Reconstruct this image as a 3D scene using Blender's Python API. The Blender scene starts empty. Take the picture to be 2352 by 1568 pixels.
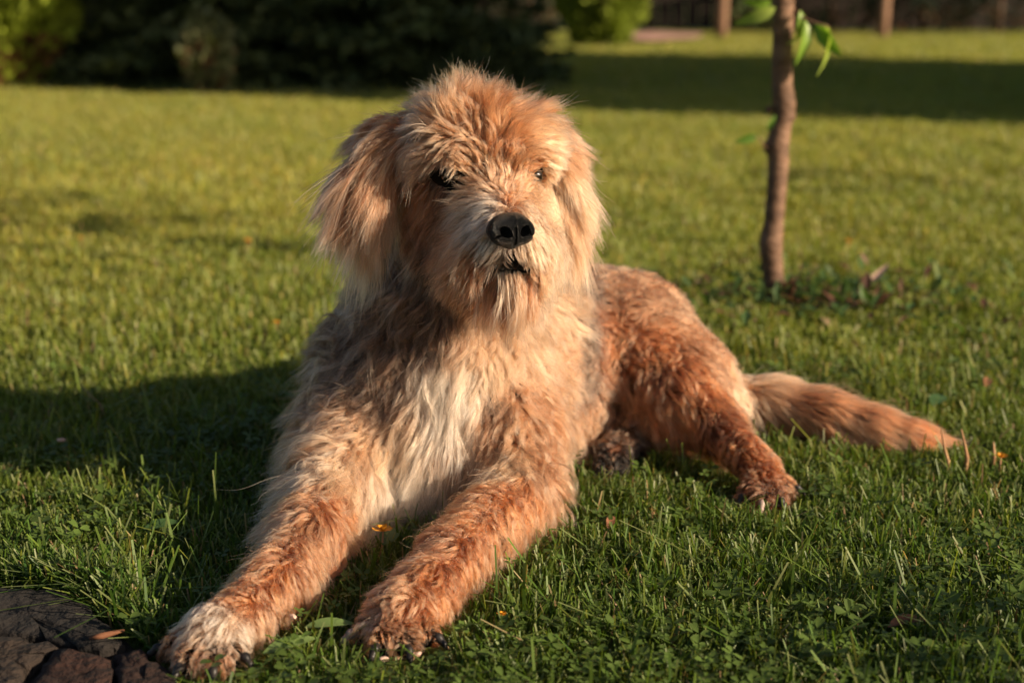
import bpy, math, random
import numpy as np
from mathutils import Vector, kdtree

random.seed(7)
rng = np.random.default_rng(7)
C = bpy.context.scene.collection
sc = bpy.context.scene
R = math.radians

# ------------------------------------------------------------------ camera
CAM_H, PITCH, FPX = 0.60, R(14.0), 3267.0          # FPX: focal length in 2352-wide pixels (50 mm on 36 mm)
cd = bpy.data.cameras.new('camera')
cam = bpy.data.objects.new('camera', cd)
C.objects.link(cam)
cam.location = (0, 0, CAM_H)
cam.rotation_euler = (R(90) - PITCH, 0, 0)
cd.lens = 50
cd.sensor_width = 36
cd.clip_start = 0.05
cd.clip_end = 300
cd.dof.use_dof = True
cd.dof.focus_distance = 1.45
cd.dof.aperture_fstop = 3.7
cd.dof.aperture_blades = 0
sc.camera = cam

# ------------------------------------------------------------------ world, sun, exposure
SUN_ELEV, SUN_AZ = R(21), R(25)                   # sun stands to the right and this much towards the camera
SUN_DIR = np.array([math.cos(SUN_AZ) * math.cos(SUN_ELEV), -math.sin(SUN_AZ) * math.cos(SUN_ELEV), math.sin(SUN_ELEV)])
w = bpy.data.worlds.new('World')
sc.world = w
w.use_nodes = True
nt = w.node_tree
sky = nt.nodes.new('ShaderNodeTexSky')
sky.sky_type = 'NISHITA'
sky.sun_disc = False
sky.sun_elevation = SUN_ELEV
sky.sun_rotation = math.atan2(SUN_DIR[0], SUN_DIR[1])
sky.dust_density = 2.0
nt.links.new(sky.outputs[0], nt.nodes['Background'].inputs[0])
nt.nodes['Background'].inputs[1].default_value = 0.05
sd = bpy.data.lights.new('sun', 'SUN')
sd.energy = 5.0
sd.angle = R(0.6)
sd.color = (1.0, 0.80, 0.56)
sun = bpy.data.objects.new('sun', sd)
C.objects.link(sun)
sun.rotation_euler = Vector(SUN_DIR).to_track_quat('Z', 'Y').to_euler()
vs = sc.view_settings
vs.view_transform = 'Standard'
vs.look = 'None'
vs.exposure = 1.08
vs.gamma = 1.0
vs.use_curve_mapping = False
sc.cycles.max_bounces = 10
sc.cycles.transparent_max_bounces = 8
sc.cycles.use_denoising = True
sc.cycles.sample_clamp_indirect = 6

# ------------------------------------------------------------------ helpers
SN, CS = math.sin(PITCH), math.cos(PITCH)


def ray(u, v):
    xc, yc = (u - 1176) / FPX, -(v - 784) / FPX
    return np.array([xc, CS + yc * SN, -SN + yc * CS])


def P(u, v, Y):
    """point at distance Y in front of the camera"""
    d = ray(u, v)
    p = d * (Y / d[1])
    p[2] += CAM_H
    return p


def H(u, v, z=0.0):
    """point at height z above the lawn"""
    d = ray(u, v)
    p = d * ((z - CAM_H) / d[2])
    p[2] = z
    return p


def unit(a):
    return a / np.maximum(np.linalg.norm(a, axis=-1, keepdims=True), 1e-9)


def tag(o, label=None, cat=None, group=None, kind=None):
    for k, val in (('label', label), ('category', cat), ('group', group), ('kind', kind)):
        if val:
            o[k] = val
    return o


def empty(name, loc, *a, **k):
    o = bpy.data.objects.new(name, None)
    C.objects.link(o)
    o.location = loc
    o.empty_display_size = 0.1
    return tag(o, *a, **k)


def link(name, me, parent=None):
    o = bpy.data.objects.new(name, me)
    C.objects.link(o)
    if parent is not None:
        o.parent = parent
        o.matrix_parent_inverse.translation = -parent.location if parent.parent is None else Vector((0, 0, 0))
    return o


def mesh(name, v, f, m, parent=None, smooth=True, col=None):
    """v (N,3) array, f list of faces or (M,k) array; col: per-vertex colours"""
    me = bpy.data.meshes.new(name)
    v = np.asarray(v, dtype=np.float32)
    if isinstance(f, np.ndarray):
        k = f.shape[1]
        me.vertices.add(len(v))
        me.vertices.foreach_set('co', v.ravel())
        me.loops.add(f.size)
        me.loops.foreach_set('vertex_index', f.astype(np.int32).ravel())
        me.polygons.add(len(f))
        me.polygons.foreach_set('loop_start', np.arange(0, f.size, k, dtype=np.int32))
        me.polygons.foreach_set('loop_total', np.full(len(f), k, dtype=np.int32))
        me.update(calc_edges=True)
    else:
        me.from_pydata([tuple(map(float, p)) for p in v], [], f)
    me.polygons.foreach_set('use_smooth', np.full(len(me.polygons), smooth))
    if col is not None:
        a = me.color_attributes.new('col', 'FLOAT_COLOR', 'POINT')
        c = np.ones((len(v), 4), np.float32)
        c[:, :3] = col
        a.data.foreach_set('color', c.ravel())
    me.materials.append(m)
    return link(name, me, parent)


def noise3(p, s, seed=0):
    """cheap smooth vector noise: sums of sines, p (N,3) -> (N,3)"""
    r = np.random.default_rng(1000 + seed)
    out = np.zeros((len(p), 3))
    for k in range(5):
        M = r.normal(size=(3, 3)) * s * (0.7 + 0.35 * k)
        ph = r.uniform(0, 6.28, 3)
        out += np.sin(p @ M + ph) / (1 + 0.3 * k)
    return out / 2.4


# ------------------------------------------------------------------ materials
def newmat(name):
    m = bpy.data.materials.new(name)
    m.use_nodes = True
    n = m.node_tree.nodes
    return m, n, m.node_tree.links, n['Principled BSDF'], n['Material Output']


def mat(name, c, rough=0.7, c2=None, scale=20.0, bump=0.0, bscale=80.0, spec=0.3, coat=0.0, detail=6):
    m, n, l, b, out = newmat(name)
    b.inputs['Base Color'].default_value = (*c, 1)
    b.inputs['Roughness'].default_value = rough
    b.inputs['Specular IOR Level'].default_value = spec
    b.inputs['Coat Weight'].default_value = coat
    tc = n.new('ShaderNodeTexCoord')
    if c2:
        t = n.new('ShaderNodeTexNoise')
        t.inputs['Scale'].default_value = scale
        t.inputs['Detail'].default_value = detail
        r_ = n.new('ShaderNodeValToRGB')
        r_.color_ramp.elements[0].position = 0.35
        r_.color_ramp.elements[1].position = 0.65
        r_.color_ramp.elements[0].color = (*c, 1)
        r_.color_ramp.elements[1].color = (*c2, 1)
        l.new(tc.outputs['Object'], t.inputs['Vector'])
        l.new(t.outputs['Fac'], r_.inputs[0])
        l.new(r_.outputs[0], b.inputs['Base Color'])
    if bump:
        t2 = n.new('ShaderNodeTexNoise')
        t2.inputs['Scale'].default_value = bscale
        t2.inputs['Detail'].default_value = 8
        bp = n.new('ShaderNodeBump')
        bp.inputs['Strength'].default_value = bump
        bp.inputs['Distance'].default_value = 0.005
        l.new(tc.outputs['Object'], t2.inputs['Vector'])
        l.new(t2.outputs['Fac'], bp.inputs['Height'])
        l.new(bp.outputs[0], b.inputs['Normal'])
    return m


def leaf_mat(name, transl=0.35, rough=0.45, tint=(1.4, 1.45, 0.7), spec=0.35):
    """leaf colours come from the 'col' attribute; light passes through"""
    m, n, l, b, out = newmat(name)
    a = n.new('ShaderNodeAttribute')
    a.attribute_name = 'col'
    l.new(a.outputs['Color'], b.inputs['Base Color'])
    b.inputs['Roughness'].default_value = rough
    b.inputs['Specular IOR Level'].default_value = spec
    tr = n.new('ShaderNodeBsdfTranslucent')
    mul = n.new('ShaderNodeMix')
    mul.data_type = 'RGBA'
    mul.blend_type = 'MULTIPLY'
    mul.inputs[0].default_value = 1
    mul.inputs[7].default_value = (*tint, 1)
    l.new(a.outputs['Color'], mul.inputs[6])
    l.new(mul.outputs[2], tr.inputs[0])
    mx = n.new('ShaderNodeMixShader')
    mx.inputs[0].default_value = transl
    l.new(b.outputs[0], mx.inputs[1])
    l.new(tr.outputs[0], mx.inputs[2])
    l.new(mx.outputs[0], out.inputs[0])
    return m


def hair_mat(name, rough=0.38):
    m, n, l, b, out = newmat(name)
    n.remove(b)
    a = n.new('ShaderNodeAttribute')
    a.attribute_name = 'col'
    h = n.new('ShaderNodeBsdfHairPrincipled')
    h.parametrization = 'COLOR'
    h.inputs['Roughness'].default_value = rough
    h.inputs['Radial Roughness'].default_value = 0.55
    h.inputs['Random Roughness'].default_value = 0.2
    l.new(a.outputs['Color'], h.inputs['Color'])
    l.new(h.outputs[0], out.inputs[0])
    return m


M_GRASS = leaf_mat('grass', 0.35, 0.5)
M_LEAF = leaf_mat('tree_leaf', 0.4, 0.4)
M_FOLI = leaf_mat('conifer_foliage', 0.15, 0.6, spec=0.15)
M_HAIR = hair_mat('dog_hair')
M_SKIN, _n, _l, _b, _o = newmat('dog_skin')
_a = _n.new('ShaderNodeAttribute')
_a.attribute_name = 'col'
_l.new(_a.outputs['Color'], _b.inputs['Base Color'])
_b.inputs['Roughness'].default_value = 0.9
_b.inputs['Specular IOR Level'].default_value = 0.1
M_NOSE = mat('dog_nose_leather', (0.0022, 0.002, 0.002), 0.25, (0.004, 0.0035, 0.0035), 300, bump=0.9, bscale=1300, spec=0.34, detail=2)
M_EYE = mat('dog_eye', (0.006, 0.003, 0.002), 0.08, spec=0.4)
M_CLAW = mat('dog_claw', (0.010, 0.009, 0.009), 0.42, (0.022, 0.019, 0.018), 60, spec=0.25)
M_CLAW_PALE = mat('dog_claw_pale', (0.30, 0.22, 0.19), 0.4, (0.2, 0.15, 0.13), 60)
M_SOIL = mat('lawn_soil', (0.085, 0.105, 0.018), 0.95, (0.060, 0.076, 0.014), 6, bump=0.6, bscale=40)
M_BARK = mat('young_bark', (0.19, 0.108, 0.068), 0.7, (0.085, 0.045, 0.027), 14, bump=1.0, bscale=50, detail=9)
_l = M_BARK.node_tree
_mp = _l.nodes.new('ShaderNodeMapping')
_mp.inputs['Scale'].default_value = (1.0, 1.0, 3.2)          # rings and lenticels run round the stem
_tcn = next(q for q in _l.nodes if q.type == 'TEX_COORD')
_l.links.new(_tcn.outputs['Object'], _mp.inputs[0])
for _q in [q for q in _l.nodes if q.type == 'TEX_NOISE']:
    _l.links.new(_mp.outputs[0], _q.inputs['Vector'])
M_BARK_LIT = mat('sunlit_bark', (0.28, 0.165, 0.11), 0.8, (0.20, 0.115, 0.07), 8)  # bark tone raised so the far trunks look sunlit
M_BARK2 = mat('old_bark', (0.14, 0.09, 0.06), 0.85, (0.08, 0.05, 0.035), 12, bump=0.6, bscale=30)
M_STONE = mat('dark_paving_stone', (0.018, 0.014, 0.012), 0.95, (0.011, 0.010, 0.010), 9, bump=0.9, bscale=60, detail=10)  # paving tones all lowered to paint in shade over the path
M_STONE2 = mat('brown_paving_stone', (0.036, 0.024, 0.017), 0.95, (0.018, 0.013, 0.011), 10, bump=0.9, bscale=70, detail=10)
M_STONE3 = mat('red_paving_stone', (0.030, 0.012, 0.008), 0.95, (0.017, 0.009, 0.007), 12, bump=0.9, bscale=70, detail=10)
M_JOINT = mat('path_joint_soil', (0.018, 0.014, 0.010), 0.95, (0.03, 0.02, 0.014), 40, bump=1.0, bscale=120)
M_FENCE = mat('dark_fence_wood', (0.020, 0.010, 0.0065), 0.8, (0.012, 0.0065, 0.005), 5)
M_YEL = mat('yellow_petal', (0.55, 0.24, 0.008), 0.7, (0.42, 0.17, 0.006), 300)
M_DRY = mat('dry_leaf', (0.20, 0.085, 0.042), 0.8, (0.11, 0.045, 0.022), 60)
M_STRAW = mat('dry_stalk', (0.36, 0.22, 0.11), 0.7, (0.25, 0.12, 0.06), 60)
M_CHIP = mat('pale_chip', (0.55, 0.38, 0.30), 0.8, (0.4, 0.25, 0.2), 80)
M_GRAVEL = mat('pink_gravel', (0.55, 0.30, 0.24), 0.9, (0.20, 0.12, 0.09), 12)


for _m in (M_STONE, M_STONE2, M_STONE3):
    for _q in _m.node_tree.nodes:
        if _q.type == 'BUMP':
            _q.inputs['Distance'].default_value = 0.02
            _q.inputs['Strength'].default_value = 1.0


# ------------------------------------------------------------------ signed distance modelling
def cap(a, b=None, ra=0.05, rb=None, k=0.03):
    a = np.asarray(a, float)
    b = a if b is None else np.asarray(b, float)
    return (a, b, ra, ra if rb is None else rb, k)


def chain(pts, k=0.02):
    """pts: [(point, radius), ...] -> capsules"""
    return [cap(p, q, r0, r1, k) for (p, r0), (q, r1) in zip(pts[:-1], pts[1:])]


def capd(p, c):
    a, b, ra, rb, k = c
    pa = p - a
    ba = b - a
    bb = float(ba @ ba)
    if bb < 1e-12:
        return np.sqrt((pa * pa).sum(-1)) - ra
    h = np.clip(pa @ ba / bb, 0, 1)
    q = pa - h[..., None] * ba
    return np.sqrt((q * q).sum(-1)) - (ra + (rb - ra) * h)


def sdf(p, prims):
    d = np.full(p.shape[:-1], 10.0)
    for c in prims:
        e = capd(p, c)
        k = c[4]
        h = np.clip(0.5 + 0.5 * (d - e) / k, 0, 1)
        d = d * (1 - h) + e * h - k * h * (1 - h)
    return d


def grad(p, f, e=0.0015):
    g = np.stack([f(p + np.eye(3)[i] * e) - f(p - np.eye(3)[i] * e) for i in range(3)], -1)
    return unit(g)


def surface(lo, hi, step, f_block, f_pts, relax=2):
    """naive surface nets; returns verts, quads"""
    ax = [np.arange(lo[i], hi[i] + step, step) for i in range(3)]
    G = f_block(ax)
    s = G < 0
    nx, ny, nz = G.shape
    c = np.zeros((nx - 1, ny - 1, nz - 1), np.int8)
    for dx in (0, 1):
        for dy in (0, 1):
            for dz in (0, 1):
                c += s[dx:nx - 1 + dx, dy:ny - 1 + dy, dz:nz - 1 + dz]
    act = (c > 0) & (c < 8)
    idx = np.full(act.shape, -1, np.int64)
    ii = np.argwhere(act)
    idx[act] = np.arange(len(ii))
    V = np.array([lo[0], lo[1], lo[2]]) + (ii + 0.5) * step
    for _ in range(4):
        V = V - grad(V, f_pts) * np.clip(f_pts(V), -step, step)[:, None]
    Q = []
    for a in range(3):
        b_, c_ = (a + 1) % 3, (a + 2) % 3
        sl0 = [slice(None)] * 3
        sl1 = [slice(None)] * 3
        sl0[a] = slice(0, -1)
        sl1[a] = slice(1, None)
        e = np.argwhere(s[tuple(sl0)] != s[tuple(sl1)])
        ok = (e[:, b_] > 0) & (e[:, c_] > 0) & (e[:, b_] < G.shape[b_] - 1) & (e[:, c_] < G.shape[c_] - 1)
        e = e[ok]
        inside = s[tuple(sl0)][tuple(e.T)]
        ob = np.zeros(3, int)
        oc = np.zeros(3, int)
        ob[b_] = 1
        oc[c_] = 1
        q = np.stack([idx[tuple((e - ob - oc).T)], idx[tuple((e - oc).T)], idx[tuple(e.T)], idx[tuple((e - ob).T)]], -1)
        q[~inside] = q[~inside][:, ::-1]
        Q.append(q)
    return V, np.concatenate(Q)


def sdf_mesh(prims, step, pad=0.03, floor=None):
    pts = np.concatenate([[c[0], c[1]] for c in prims])
    rr = max(max(c[2], c[3]) for c in prims)
    lo = pts.min(0) - rr - pad
    hi = pts.max(0) + rr + pad

    def fb(ax):
        sh = tuple(len(a) for a in ax)
        D = np.full(sh, 10.0, np.float32)
        for c in prims:                            # only the block each capsule can touch
            r_ = max(c[2], c[3]) + 0.06
            l_, h_ = np.minimum(c[0], c[1]) - r_, np.maximum(c[0], c[1]) + r_
            sl = tuple(slice(max(0, np.searchsorted(ax[i], l_[i])), max(1, np.searchsorted(ax[i], h_[i]))) for i in range(3))
            X = np.stack(np.meshgrid(*[ax[i][sl[i]] for i in range(3)], indexing='ij'), -1)
            e = capd(X, c)
            k = c[4]
            d = D[sl]
            h = np.clip(0.5 + 0.5 * (d - e) / k, 0, 1)
            D[sl] = d * (1 - h) + e * h - k * h * (1 - h)
        return D
    return surface(lo, hi, step, fb, lambda p: sdf(p, prims))


# ------------------------------------------------------------------ the dog's body
BODY = []
BODY += [cap(P(1090, 372, 1.57), None, 0.066, k=0.03),                                   # skull
         cap(P(1048, 345, 1.53), P(1195, 345, 1.535), 0.036, 0.034, 0.025),              # brow
         cap(P(1130, 460, 1.53), P(1168, 535, 1.445), 0.040, 0.028, 0.025),               # muzzle
         cap(P(1122, 572, 1.462), P(1085, 585, 1.51), 0.027, 0.031, 0.02),               # lips
         cap(P(1212, 572, 1.460), P(1222, 575, 1.51), 0.023, 0.028, 0.02),
         cap(P(1130, 610, 1.52), P(1180, 628, 1.452), 0.032, 0.017, 0.02),               # jaw
         cap(P(1032, 495, 1.585), P(1212, 495, 1.585), 0.046, 0.040, 0.03),               # cheeks
         cap(P(1080, 500, 1.63), P(1010, 760, 1.66), 0.078, 0.104, 0.05)]                # neck
BODY += [cap(P(980, 900, 1.66), P(1025, 880, 1.68), 0.098, 0.098, 0.05),                 # chest
         cap(P(990, 1030, 1.615), None, 0.082, k=0.05),
         cap(P(1040, 830, 1.70), P(1200, 810, 1.83), 0.098, 0.094, 0.06),                # trunk
         cap(P(1195, 815, 1.83), P(1370, 785, 1.96), 0.094, 0.090, 0.06),
         cap(P(1370, 785, 1.96), P(1475, 765, 1.99), 0.094, 0.066, 0.05),
         cap(P(1225, 950, 1.77), P(1285, 930, 1.82), 0.064, 0.064, 0.04)]
BODY += chain([(P(862, 850, 1.67), 0.056), (P(815, 1000, 1.60), 0.046), (H(770, 1120, 0.055), 0.043)], 0.04)    # upper arms
BODY += chain([(P(1155, 870, 1.68), 0.052), (P(1168, 1000, 1.60), 0.042), (H(1192, 1140, 0.048), 0.033)], 0.04)


def paw(c, toes, r=0.033):
    out = [cap(c, None, r, k=0.02)]
    for t in toes:
        out.append(cap(c + (t - c) * 0.35 + np.array([0, 0, .002]), t, 0.014, 0.0120, 0.005))
    return out


TOES_L = [H(405, 1490, 0.014), H(438, 1520, 0.014), H(490, 1526, 0.014), H(535, 1502, 0.014)]
TOES_R = [H(845, 1452, 0.014), H(878, 1478, 0.014), H(932, 1480, 0.014), H(975, 1458, 0.014)]
TOES_H = [H(1722, 1138, 0.016), H(1752, 1150, 0.016), H(1782, 1144, 0.016), H(1800, 1122, 0.018)]
BODY += chain([(H(770, 1120, 0.055), 0.040), (H(702, 1235, 0.045), 0.030), (H(628, 1345, 0.036), 0.023), (H(566, 1408, 0.030), 0.019), (H(505, 1452, 0.026), 0.020)], 0.02)
BODY += paw(H(490, 1464, 0.022), TOES_L, 0.024)
BODY += chain([(H(1196, 1145, 0.046), 0.032), (H(1118, 1200, 0.044), 0.029), (H(1035, 1285, 0.038), 0.025), (H(978, 1358, 0.030), 0.020), (H(930, 1405, 0.026), 0.021)], 0.02)
BODY += paw(H(916, 1420, 0.022), TOES_R, 0.025)
# hind leg with the thigh rolled towards the camera
BODY += [cap(P(1465, 755, 1.92), P(1570, 870, 1.84), 0.066, 0.054, 0.04),
         cap(P(1450, 800, 1.86), P(1560, 920, 1.79), 0.056, 0.044, 0.04),
         cap(P(1595, 870, 1.87), P(1655, 945, 1.86), 0.046, 0.032, 0.04)]
BODY += chain([(P(1580, 920, 1.78), 0.042), (P(1650, 985, 1.73), 0.024), (H(1708, 1040, 0.046), 0.014), (H(1748, 1078, 0.032), 0.013), (H(1758, 1105, 0.024), 0.014)], 0.025)
BODY += paw(H(1758, 1116, 0.020), TOES_H, 0.017)
TOES_F = [H(1392, 1074, 0.012), H(1425, 1072, 0.012)]
BODY += paw(H(1408, 1050, 0.016), TOES_F, 0.014)
BODY += chain([(H(1408, 1046, 0.018), 0.013), (P(1480, 960, 1.84), 0.035)], 0.02)
# tail lying on the grass
BODY += chain([(P(1660, 915, 1.90), 0.030), (H(1780, 925, 0.042), 0.029), (H(1900, 952, 0.036), 0.026), (H(2010, 978, 0.028), 0.018), (H(2090, 995, 0.022), 0.010), (H(2150, 1004, 0.015), 0.003)], 0.02)
BODY = [c for c in BODY]
EAR_L = chain([(P(945, 296, 1.575), 0.012), (P(900, 322, 1.556), 0.014), (P(852, 380, 1.545), 0.012), (P(818, 440, 1.542), 0.007)], 0.015) \
    + chain([(P(900, 322, 1.556), 0.013), (P(872, 400, 1.550), 0.012), (P(856, 470, 1.550), 0.007)], 0.015)
EAR_R = chain([(P(1235, 302, 1.585), 0.011), (P(1268, 335, 1.582), 0.013), (P(1292, 410, 1.585), 0.010), (P(1304, 480, 1.592), 0.006)], 0.02)


def f_body(p):
    return sdf(p, BODY)


def hit(u, v, f, y0=1.0, y1=2.6):
    """where the line of sight meets the body (or passes nearest)"""
    d = unit(ray(u, v))
    o = np.array([0, 0, CAM_H])
    t = np.linspace(y0, y1, 500)
    pts = o + t[:, None] * d
    s = f(pts)
    i = np.argmax(s < 0) if (s < 0).any() else int(np.argmin(s))
    return pts[i]


# colours of the coat
T = (0.25, 0.106, 0.051)
TL = (0.34, 0.165, 0.09)
CR = (0.44, 0.248, 0.15)
WH = (0.54, 0.4, 0.31)
OR = (0.27, 0.088, 0.032)
OD = (0.15, 0.05, 0.02)
BR = (0.085, 0.045, 0.027)  # brown fur, with shade of neck and left shoulder painted in
GR = (0.105, 0.07, 0.052)  # grey fur, darkened to paint in the shade on the flank
DK = (0.008, 0.006, 0.005)
# control points: u, v, flow du, dv, length m, lift, wave, colour, sigma
HEADC = [
    (1060, 232, -0.3, -1.0, .035, .55, .8, T), (1005, 245, -.7, -.7, .032, .42, .8, T), (1145, 244, .45, -.8, .027, .42, .8, T),
    (955, 285, -.95, -.2, .042, .3, .65, T), (1210, 275, .8, -.3, .036, .32, .6, TL),
    (1055, 290, -.3, -1.0, .046, .4, .7, T), (1115, 295, .1, -1.0, .044, .42, .7, T), (1000, 310, -.85, -.4, .044, .34, .5, TL),
    (1180, 310, .5, -.7, .038, .36, .6, TL), (1235, 330, .95, -.05, .028, .24, .4, CR),
    (945, 345, -.8, .45, .038, .25, .65, T), (985, 350, -.8, .5, .036, .3, .6, TL), (1035, 345, -.6, .5, .017, .6, .5, TL),
    (1080, 350, -.4, -.2, .018, .65, .6, TL), (1120, 350, .1, -.6, .020, .6, .6, T), (1160, 350, .3, -.2, .018, .5, .6, T),
    (1205, 350, .6, -.2, .016, .4, .5, TL), (1255, 380, .8, .7, .024, .25, .4, CR),
    (1034, 412, -.5, .7, .005, .1, .2, DK, .016), (1005, 408, -.7, .6, .006, .1, .2, DK, .013), (1062, 414, -.5, .7, .005, .1, .2, OD, .012), (1036, 380, -.6, -.3, .008, .3, .2, OD, .012), (1228, 406, .5, .8, .006, .15, .2, DK, .012), (1226, 380, .5, -.5, .007, .35, .2, OR, .014), (1212, 404, -.2, -.3, .007, .3, .2, OR, .010), (1254, 392, .7, .3, .009, .2, .2, OR, .012),
    (1250, 410, .6, .8, .008, .15, .3, OD, .010), (1020, 440, -.6, .9, .018, .2, .4, OD, .014), (1205, 395, .2, -.4, .012, .3, .3, OR, .009),
    (1120, 390, -.2, -.9, .030, .42, .65, T), (1160, 390, .1, -.9, .028, .42, .65, T), (1046, 368, -.35, .95, .030, .55, .3, CR, .009), (1098, 425, -.6, -.5, .016, .5, .4, TL, .022),
    (1140, 430, -.4, -.6, .020, .45, .5, TL), (1180, 435, .4, -.5, .018, .4, .5, TL), (1085, 462, -.9, .6, .036, .36, .3, CR, .022),
    (1215, 450, .9, .35, .020, .3, .5, CR), (1130, 475, -.85, .15, .020, .35, .3, WH, .022), (1170, 466, .05, -.8, .008, .3, .2, OR, .012),
    (1205, 480, .8, .5, .013, .3, .3, CR), (1070, 505, -.75, .75, .036, .28, .3, T), (1100, 510, -.7, .8, .032, .28, .3, CR, .022),
    (1030, 560, -.55, .9, .034, .25, .65, T), (1085, 560, -.45, .95, .030, .27, .65, T), (1128, 565, -.4, .95, .014, .22, .3, WH, .013),
    (1196, 583, .25, .95, .008, .2, .2, GR, .012), (1155, 583, -.25, .95, .008, .2, .2, GR, .012), (1225, 560, .3, .95, .024, .25, .4, CR), (1235, 520, .4, .9, .026, .25, .4, CR),
    (1105, 600, -.3, 1.0, .038, .22, .6, OD, .022), (1228, 598, .15, 1.0, .034, .22, .6, OR, .02), (1178, 600, 0, 1, .005, .15, .1, DK, .010),
    (975, 430, -.6, .8, .026, .2, .4, OR), (955, 500, -.35, 1.0, .030, .15, .4, OD), (990, 560, -.25, 1.0, .036, .2, .5, BR),
    (925, 440, -.2, 1.0, .014, .15, .3, OD, .02), (925, 500, -.2, 1.0, .014, .15, .3, OD, .022), (930, 560, -.2, 1.0, .02, .15, .3, BR, .022), (1000, 620, -.1, 1.0, .040, .25, .6, BR), (1262, 450, .3, .95, .026, .22, .4, CR),  # left cheek and ear hollow: shade painted in as dark fur
    (1275, 520, .15, 1.0, .030, .22, .5, CR), (1265, 590, .05, 1.0, .036, .22, .5, CR), (1050, 640, -.1, 1.0, .034, .25, .6, OD),
    (1098, 648, 0, 1.0, .014, .2, .4, DK, .014),
]
BEARDC = [(1165, 630, -.1, 1.0, .056, .26, .5, CR, .013), (1192, 630, .05, 1.0, .060, .26, .5, TL, .013), (1142, 634, -.2, 1.0, .062, .26, .6, OD, .014), (1215, 625, .1, 1.0, .052, .24, .6, OD, .012)]
CHESTC = [
    (880, 620, -.5, .85, .050, .35, .8, BR), (820, 660, -.75, .6, .050, .4, .9, BR), (760, 720, -.85, .45, .050, .4, .9, BR),
    (880, 700, -.7, .65, .050, .45, 1.0, BR), (950, 680, -.5, .8, .050, .4, .9, BR), (720, 800, -.9, .4, .050, .45, 1.3, BR),
    (820, 790, -.8, .55, .052, .4, .9, BR), (900, 800, -.6, .8, .050, .4, 1.0, BR), (960, 760, -.3, .95, .050, .45, 1.3, BR),
    (1030, 740, -.1, 1.0, .050, .35, .6, BR), (1110, 740, .1, 1.0, .050, .4, 1.0, TL), (1200, 720, .5, .8, .048, .35, .6, CR),
    (1270, 700, .7, .7, .045, .35, .6, CR), (1010, 820, -.1, 1.0, .058, .35, .6, WH), (1060, 880, .05, 1.0, .060, .35, .6, WH),
    (1130, 820, .3, .9, .052, .4, .8, CR), (1200, 810, .6, .75, .048, .4, .9, CR), (1270, 800, .7, .7, .045, .4, .9, TL),
    (1180, 880, .2, .9, .045, .4, 1.0, T), (1130, 900, -.2, 1.0, .045, .35, .8, BR), (1250, 900, .4, .9, .048, .35, .8, T),
    (760, 880, -.85, .55, .052, .45, 1.2, BR), (840, 880, -.75, .65, .052, .45, 1.2, BR), (900, 920, -.5, .9, .052, .45, 1.2, BR),
    (720, 960, -.8, .65, .052, .42, 1.1, T), (800, 980, -.7, .8, .055, .4, 1.0, TL), (870, 1000, -.4, .95, .058, .35, .6, CR),
    (940, 960, -.15, 1.0, .060, .35, .5, CR), (1010, 960, 0, 1.0, .060, .35, .5, WH), (960, 1070, -.05, 1.0, .075, .3, .5, WH),
    (1040, 1040, .05, 1.0, .055, .35, .5, TL), (880, 1090, -.2, 1.0, .078, .35, .6, WH), (700, 1060, -.65, .8, .052, .42, 1.1, T),
    (780, 1080, -.5, .9, .068, .35, .8, CR), (1110, 980, 0, 1.0, .050, .4, .9, T), (1180, 960, .2, 1.0, .050, .4, 1.0, TL),
    (1250, 980, .3, 1.0, .048, .35, .8, T), (1170, 1060, 0, 1.0, .064, .4, 1.1, CR), (1240, 1060, .2, 1.0, .052, .4, 1.0, T),
    (1290, 1020, .4, .9, .045, .35, .7, TL), (1290, 1100, .4, .9, .040, .35, .7, T),
]
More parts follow.
